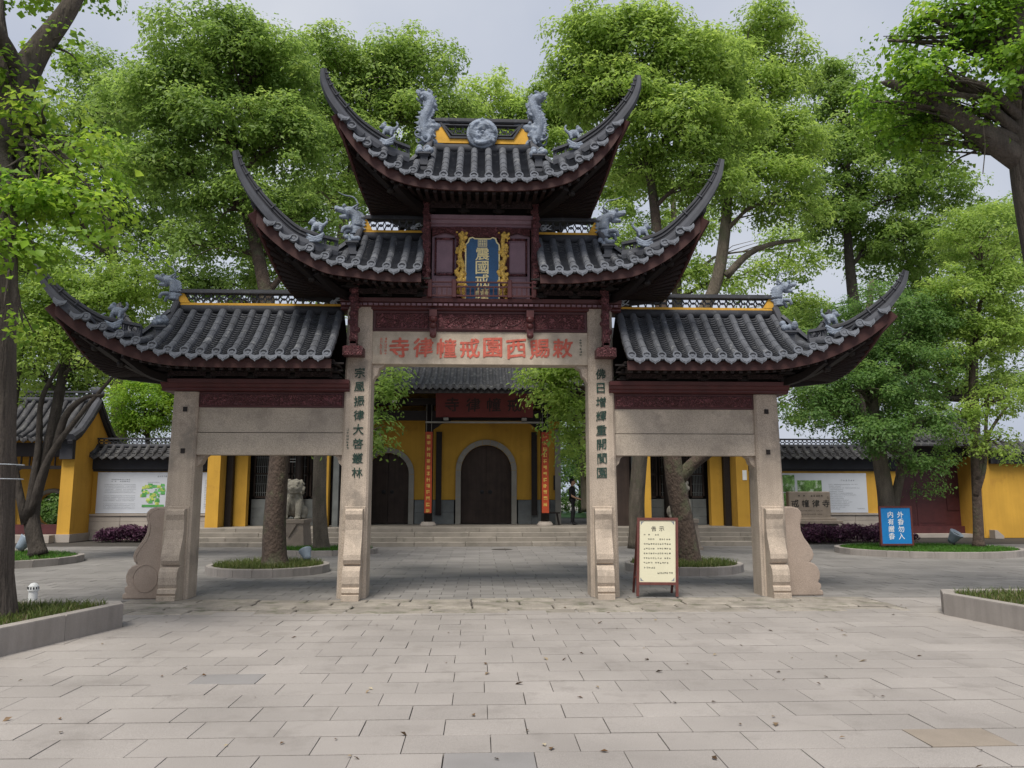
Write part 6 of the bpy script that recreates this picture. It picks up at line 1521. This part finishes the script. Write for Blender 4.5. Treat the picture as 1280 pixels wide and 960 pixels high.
# stone lions
def stone_lion(loc, s, label):
    L0 = Vector(loc); root = empty('stone_lion', loc, label, 'stone lion', None)
    MB().bbox(L0.x-.52, L0.x+.52, L0.y-.65, L0.y+.65, 0, .10, .02).build('pedestal_foot', M['monument'], root)
    ped = MB().hexa([(L0.x-.46,L0.y-.58,.10),(L0.x+.46,L0.y-.58,.10),(L0.x+.46,L0.y+.58,.10),(L0.x-.46,L0.y+.58,.10),(L0.x-.40,L0.y-.52,.82),(L0.x+.40,L0.y-.52,.82),(L0.x+.40,L0.y+.52,.82),(L0.x-.40,L0.y+.52,.82)]).build('pedestal', M['monument'], root)
    MB().prism([(L0.x-.22,.80),(L0.x+.22,.80),(L0.x,.42)], 'y', L0.y-.60, L0.y-.45).build('cloth_carving', M['monument'], ped)
    MB().bbox(L0.x-.44, L0.x+.44, L0.y-.56, L0.y+.56, .822, .94, .015).build('pedestal_cap', M['monument'], root)
    mb = MB(); z = .93; P = lambda x, y, zz: (L0.x+x*s, L0.y+y, z+zz)
    mb.ball(P(0,.15,.38),(.28,.36,.34)); mb.ball(P(0,.0,.58),(.27,.26,.30)); mb.ball(P(0,-.10,.66),(.23,.18,.22))
    mb.ball(P(.02,-.12,.98),(.25,.25,.25)); mb.ball(P(.03,-.32,.93),(.17,.13,.11)); mb.ball(P(.03,-.31,.83),(.15,.11,.06)); mb.ball(P(.03,-.43,.975),(.06,.04,.045))
    for q in S2:
        mb.tube([P(q*.17,-.16,.60),P(q*.19,-.27,.30),P(q*.19,-.32,.06)], lambda t: .115-.03*t, 9); mb.ball(P(q*.19,-.38,.05),(.10,.13,.06))
        mb.ball(P(q*.25,.20,.22),(.13,.27,.20)); mb.ball(P(q*.27,-.02,.06),(.09,.16,.06))
        mb.ball(P(q*.10+.02,-.35,1.05),(.045,.03,.035)); mb.ball(P(q*.22,-.10,1.12),(.05,.06,.07))
        for k in range(3): mb.ball(P(q*.19+(k-1)*.055,-.47,.04),(.03,.05,.035), seg=6, rings=5)
    rd = random.Random(3)
    for k in range(64):
        a = rd.uniform(.35, 2*math.pi-.35)+math.pi*1.5; zz = rd.uniform(.68,1.20); w_ = .27*math.sqrt(max(.1, 1-((zz-.96)/.32)**2))
        if math.sin(a) < -.55 and .78 < zz < 1.1: continue
        mb.ball(P(.02+w_*math.cos(a), -.08+w_*.95*math.sin(a), zz), .055, seg=7, rings=5)
    mb.tube(cat_spline([P(0,.45,.2),P(.02,.60,.45),P(0,.52,.75),P(0,.42,.85)], 10), lambda t: .07-.02*t, 7); mb.ball(P(0,-.30,.72),(.06,.06,.06))
    put('lion_body', fuse(mb, .024, 1), M['stone_lion'], root)
stone_lion((-5.75,11.3,0), 1, 'weathered stone guardian lion on a pedestal between two tree trunks')
stone_lion((6.35,11.3,0), -1, 'stone guardian lion half hidden by the forked trunk behind the notice board')
# floodlights
def floodlight(loc, yaw, label, k=1.0):
    root = empty('floodlight', loc, label, 'floodlight'); L0 = Vector(loc); Rz = Matrix.Rotation(yaw, 3, 'Z') @ Matrix.Rotation(R(35), 3, 'X')
    b = MB().lathe((0,0,0), [(.04,-.20),(.10,-.19),(.13,-.10),(.17,.06),(.21,.16),(.215,.19),(.19,.19),(.15,.05)], 18); b.v = [tuple(L0 + Vector((0,0,.30*k)) + Rz @ (Vector(p)*k)) for p in b.v]; b.build('housing', M['lamp_grey'], root, smooth=True)
    g_ = MB().lathe((0,0,0), [(0,.13),(.17,.125)], 16); g_.v = [tuple(L0 + Vector((0,0,.30*k)) + Rz @ (Vector(p)*k)) for p in g_.v]; g_.build('glass', M['black_metal'], root)
    MB().box(L0.x-.10*k, L0.x+.10*k, L0.y-.06*k, L0.y+.06*k, L0.z, L0.z+.03).build('base', M['black_metal'], root)
    MB().box(L0.x-.02, L0.x+.02, L0.y-.02, L0.y+.02, L0.z+.03, L0.z+.2*k).build('stem', M['black_metal'], root)
floodlight((14.3,9.9,.12), R(35), 'grey-blue cone floodlight on the oval lawn beside the slender tree', .95)
floodlight((-12.2,8.3,.10), R(120), 'grey-blue floodlight on the lawn bed by the gatehouse', .95)
floodlight((-4.0,5.1,.10), R(-140), 'small floodlight at the foot of the flaking red-brown trunk', .7)
# white garden lamp by the left bed
gl = empty('garden_lamp', (-5.95,-2.59,.3), 'small white domed garden lamp with dark slots by the ginkgo bed', 'garden lamp')
MB().lathe((-5.95,-2.59,.30), [(.055,0),(.055,.12),(.07,.125),(.07,.15),(.06,.19),(.035,.22),(0,.23)], 16).build('dome', M['white_paint'], gl, smooth=False)
for k in range(7):
    a = math.pi + math.pi*k/6; MB().box(-5.95+.066*math.cos(a)-.006, -5.95+.066*math.cos(a)+.006, -2.59+.066*math.sin(a)-.008, -2.59+.066*math.sin(a)+.004, .445, .475).build('slot', M['black_metal'], gl)
# guard and stool
def guard():
    B_ = Vector((3.50,16.2,.56)); root = empty('person', B_, 'person in black clothes and short sleeves standing at the hall passage', 'person')
    f = Vector((.96,-.28,0)); sdv = Vector((.28,.96,0))       # faces right, slightly to us
    P = lambda fw, sd_, z: tuple(B_ + f*fw + sdv*sd_ + Vector((0,0,z)))
    mb = MB()
    for q in S2:
        mb.tube([P(.0,q*.09,.92),P(.03,q*.10,.50),P(-.01,q*.10,.09)], lambda t: .095-.035*t, 9); mb.ball(P(.06,q*.10,.045),(.07,.07,.045)); mb.ball(P(.13,q*.10,.035),(.055,.05,.032))
        mb.tube([P(-.02,q*.20,1.38),P(-.04,q*.235,1.10)], lambda t: .058-.012*t, 8); mb.tube([P(-.04,q*.235,1.10),P(.20,q*.15,.98)], lambda t: .044-.014*t, 8)
        mb.ball(P(.25,q*.11,.965),(.045,.035,.03)); 
        for k in range(4): mb.tube([P(.27,q*.11+.016*(k-1.5),.97),P(.32,q*.10+.014*(k-1.5),.955),P(.335,q*.095+.012*(k-1.5),.925)], .0095, 5)
        mb.tube([P(.24,q*.08,.975),P(.29,q*.06,.985)], .011, 5)
    mb.ball(P(0,0,.95),(.14,.17,.14)); mb.ball(P(0,0,1.12),(.125,.16,.20)); mb.ball(P(-.01,0,1.30),(.13,.19,.16)); mb.tube([P(-.01,0,1.40),P(.01,0,1.52)], .055, 8)
    mb.ball(P(.025,0,1.60),(.095,.08,.115)); mb.ball(P(.065,0,1.54),(.05,.05,.05)); mb.ball(P(.12,0,1.585),(.018,.014,.02))
    for q in S2: mb.ball(P(.015,q*.08,1.595),(.02,.012,.03))
    me = fuse(mb, .016, 2); o = put('body', me, None, root); me.materials.append(M['black_cloth']); me.materials.append(M['skin'])
    for pgn in me.polygons:
        c = pgn.center; fwd = c.dot(f); skin = c.z > 1.44 or (c.z < 1.16 and c.z > .85 and fwd > .0 and abs(c.dot(sdv)) > .0 and (fwd > .155 or abs(c.dot(sdv)) > .185))
        pgn.material_index = 1 if skin else 0
    hb = MB(); hb.ball(P(-.005,0,1.645),(.105,.09,.10)); hb.ball(P(-.04,0,1.60),(.075,.085,.09)); put('hair', fuse(hb, .016, 1), M['hair'], root)
guard()
stl = empty('stool', (2.75,16.2,.56), 'low dark wooden stool beside the standing person', 'stool')
MB().bbox(2.45, 3.02, 16.05, 16.35, .98, 1.03, .01).build('seat', M['dark_wood'], stl)
for dx in (-.22,.22):
    for dy in (-.1,.1): MB().sweep([(2.735+dx*.8,16.2+dy*.8,.98),(2.735+dx*1.15,16.2+dy*1.2,.56)], lambda i, t: [(-.02,-.02),(.02,-.02),(.02,.02),(-.02,.02)]).build('leg', M['dark_wood'], stl)
# wires round the ginkgo
for zz, wl_ in ((1.88,'lower'),(2.05,'upper')):
    wv = MB().tube([(-5.83+.315*math.cos(a), -3.9+.315*math.sin(a), zz) for a in np.linspace(0,2*math.pi,30)], .006, 5).build('trunk_wire', M['stucco_white']); tag(wv, wl_ + ' of two thin pale wires tied round the furrowed ginkgo trunk', 'wire', 'wires on the ginkgo trunk')
# leaf litter
r = np.random.default_rng(77); n = 110
d = r.uniform(4.8, 12.5, n); xx = r.uniform(-.66,.64,n)*d; P = np.c_[xx, CAM_Y+d, np.full(n,.012)]
ok = ~((P[:,0] < -4.4)&(P[:,1] > -8.3)&(P[:,0] < -4.4)) & ~(P[:,0] > 6.5); P = P[ok]; n = len(P)
N_ = np.c_[r.normal(0,.25,(n,2)), np.ones(n)]; N_ /= np.linalg.norm(N_, axis=1)[:,None]
me = leaves_mesh('fallen_leaves', P, N_, .05, .026, r.normal(.35,.3,n), M['litter'], r, 0); lf = link('fallen_leaves', me, M['litter']); tag(lf, 'dry fallen leaves scattered over the pale plaza pavers', 'leaves', kind='stuff')
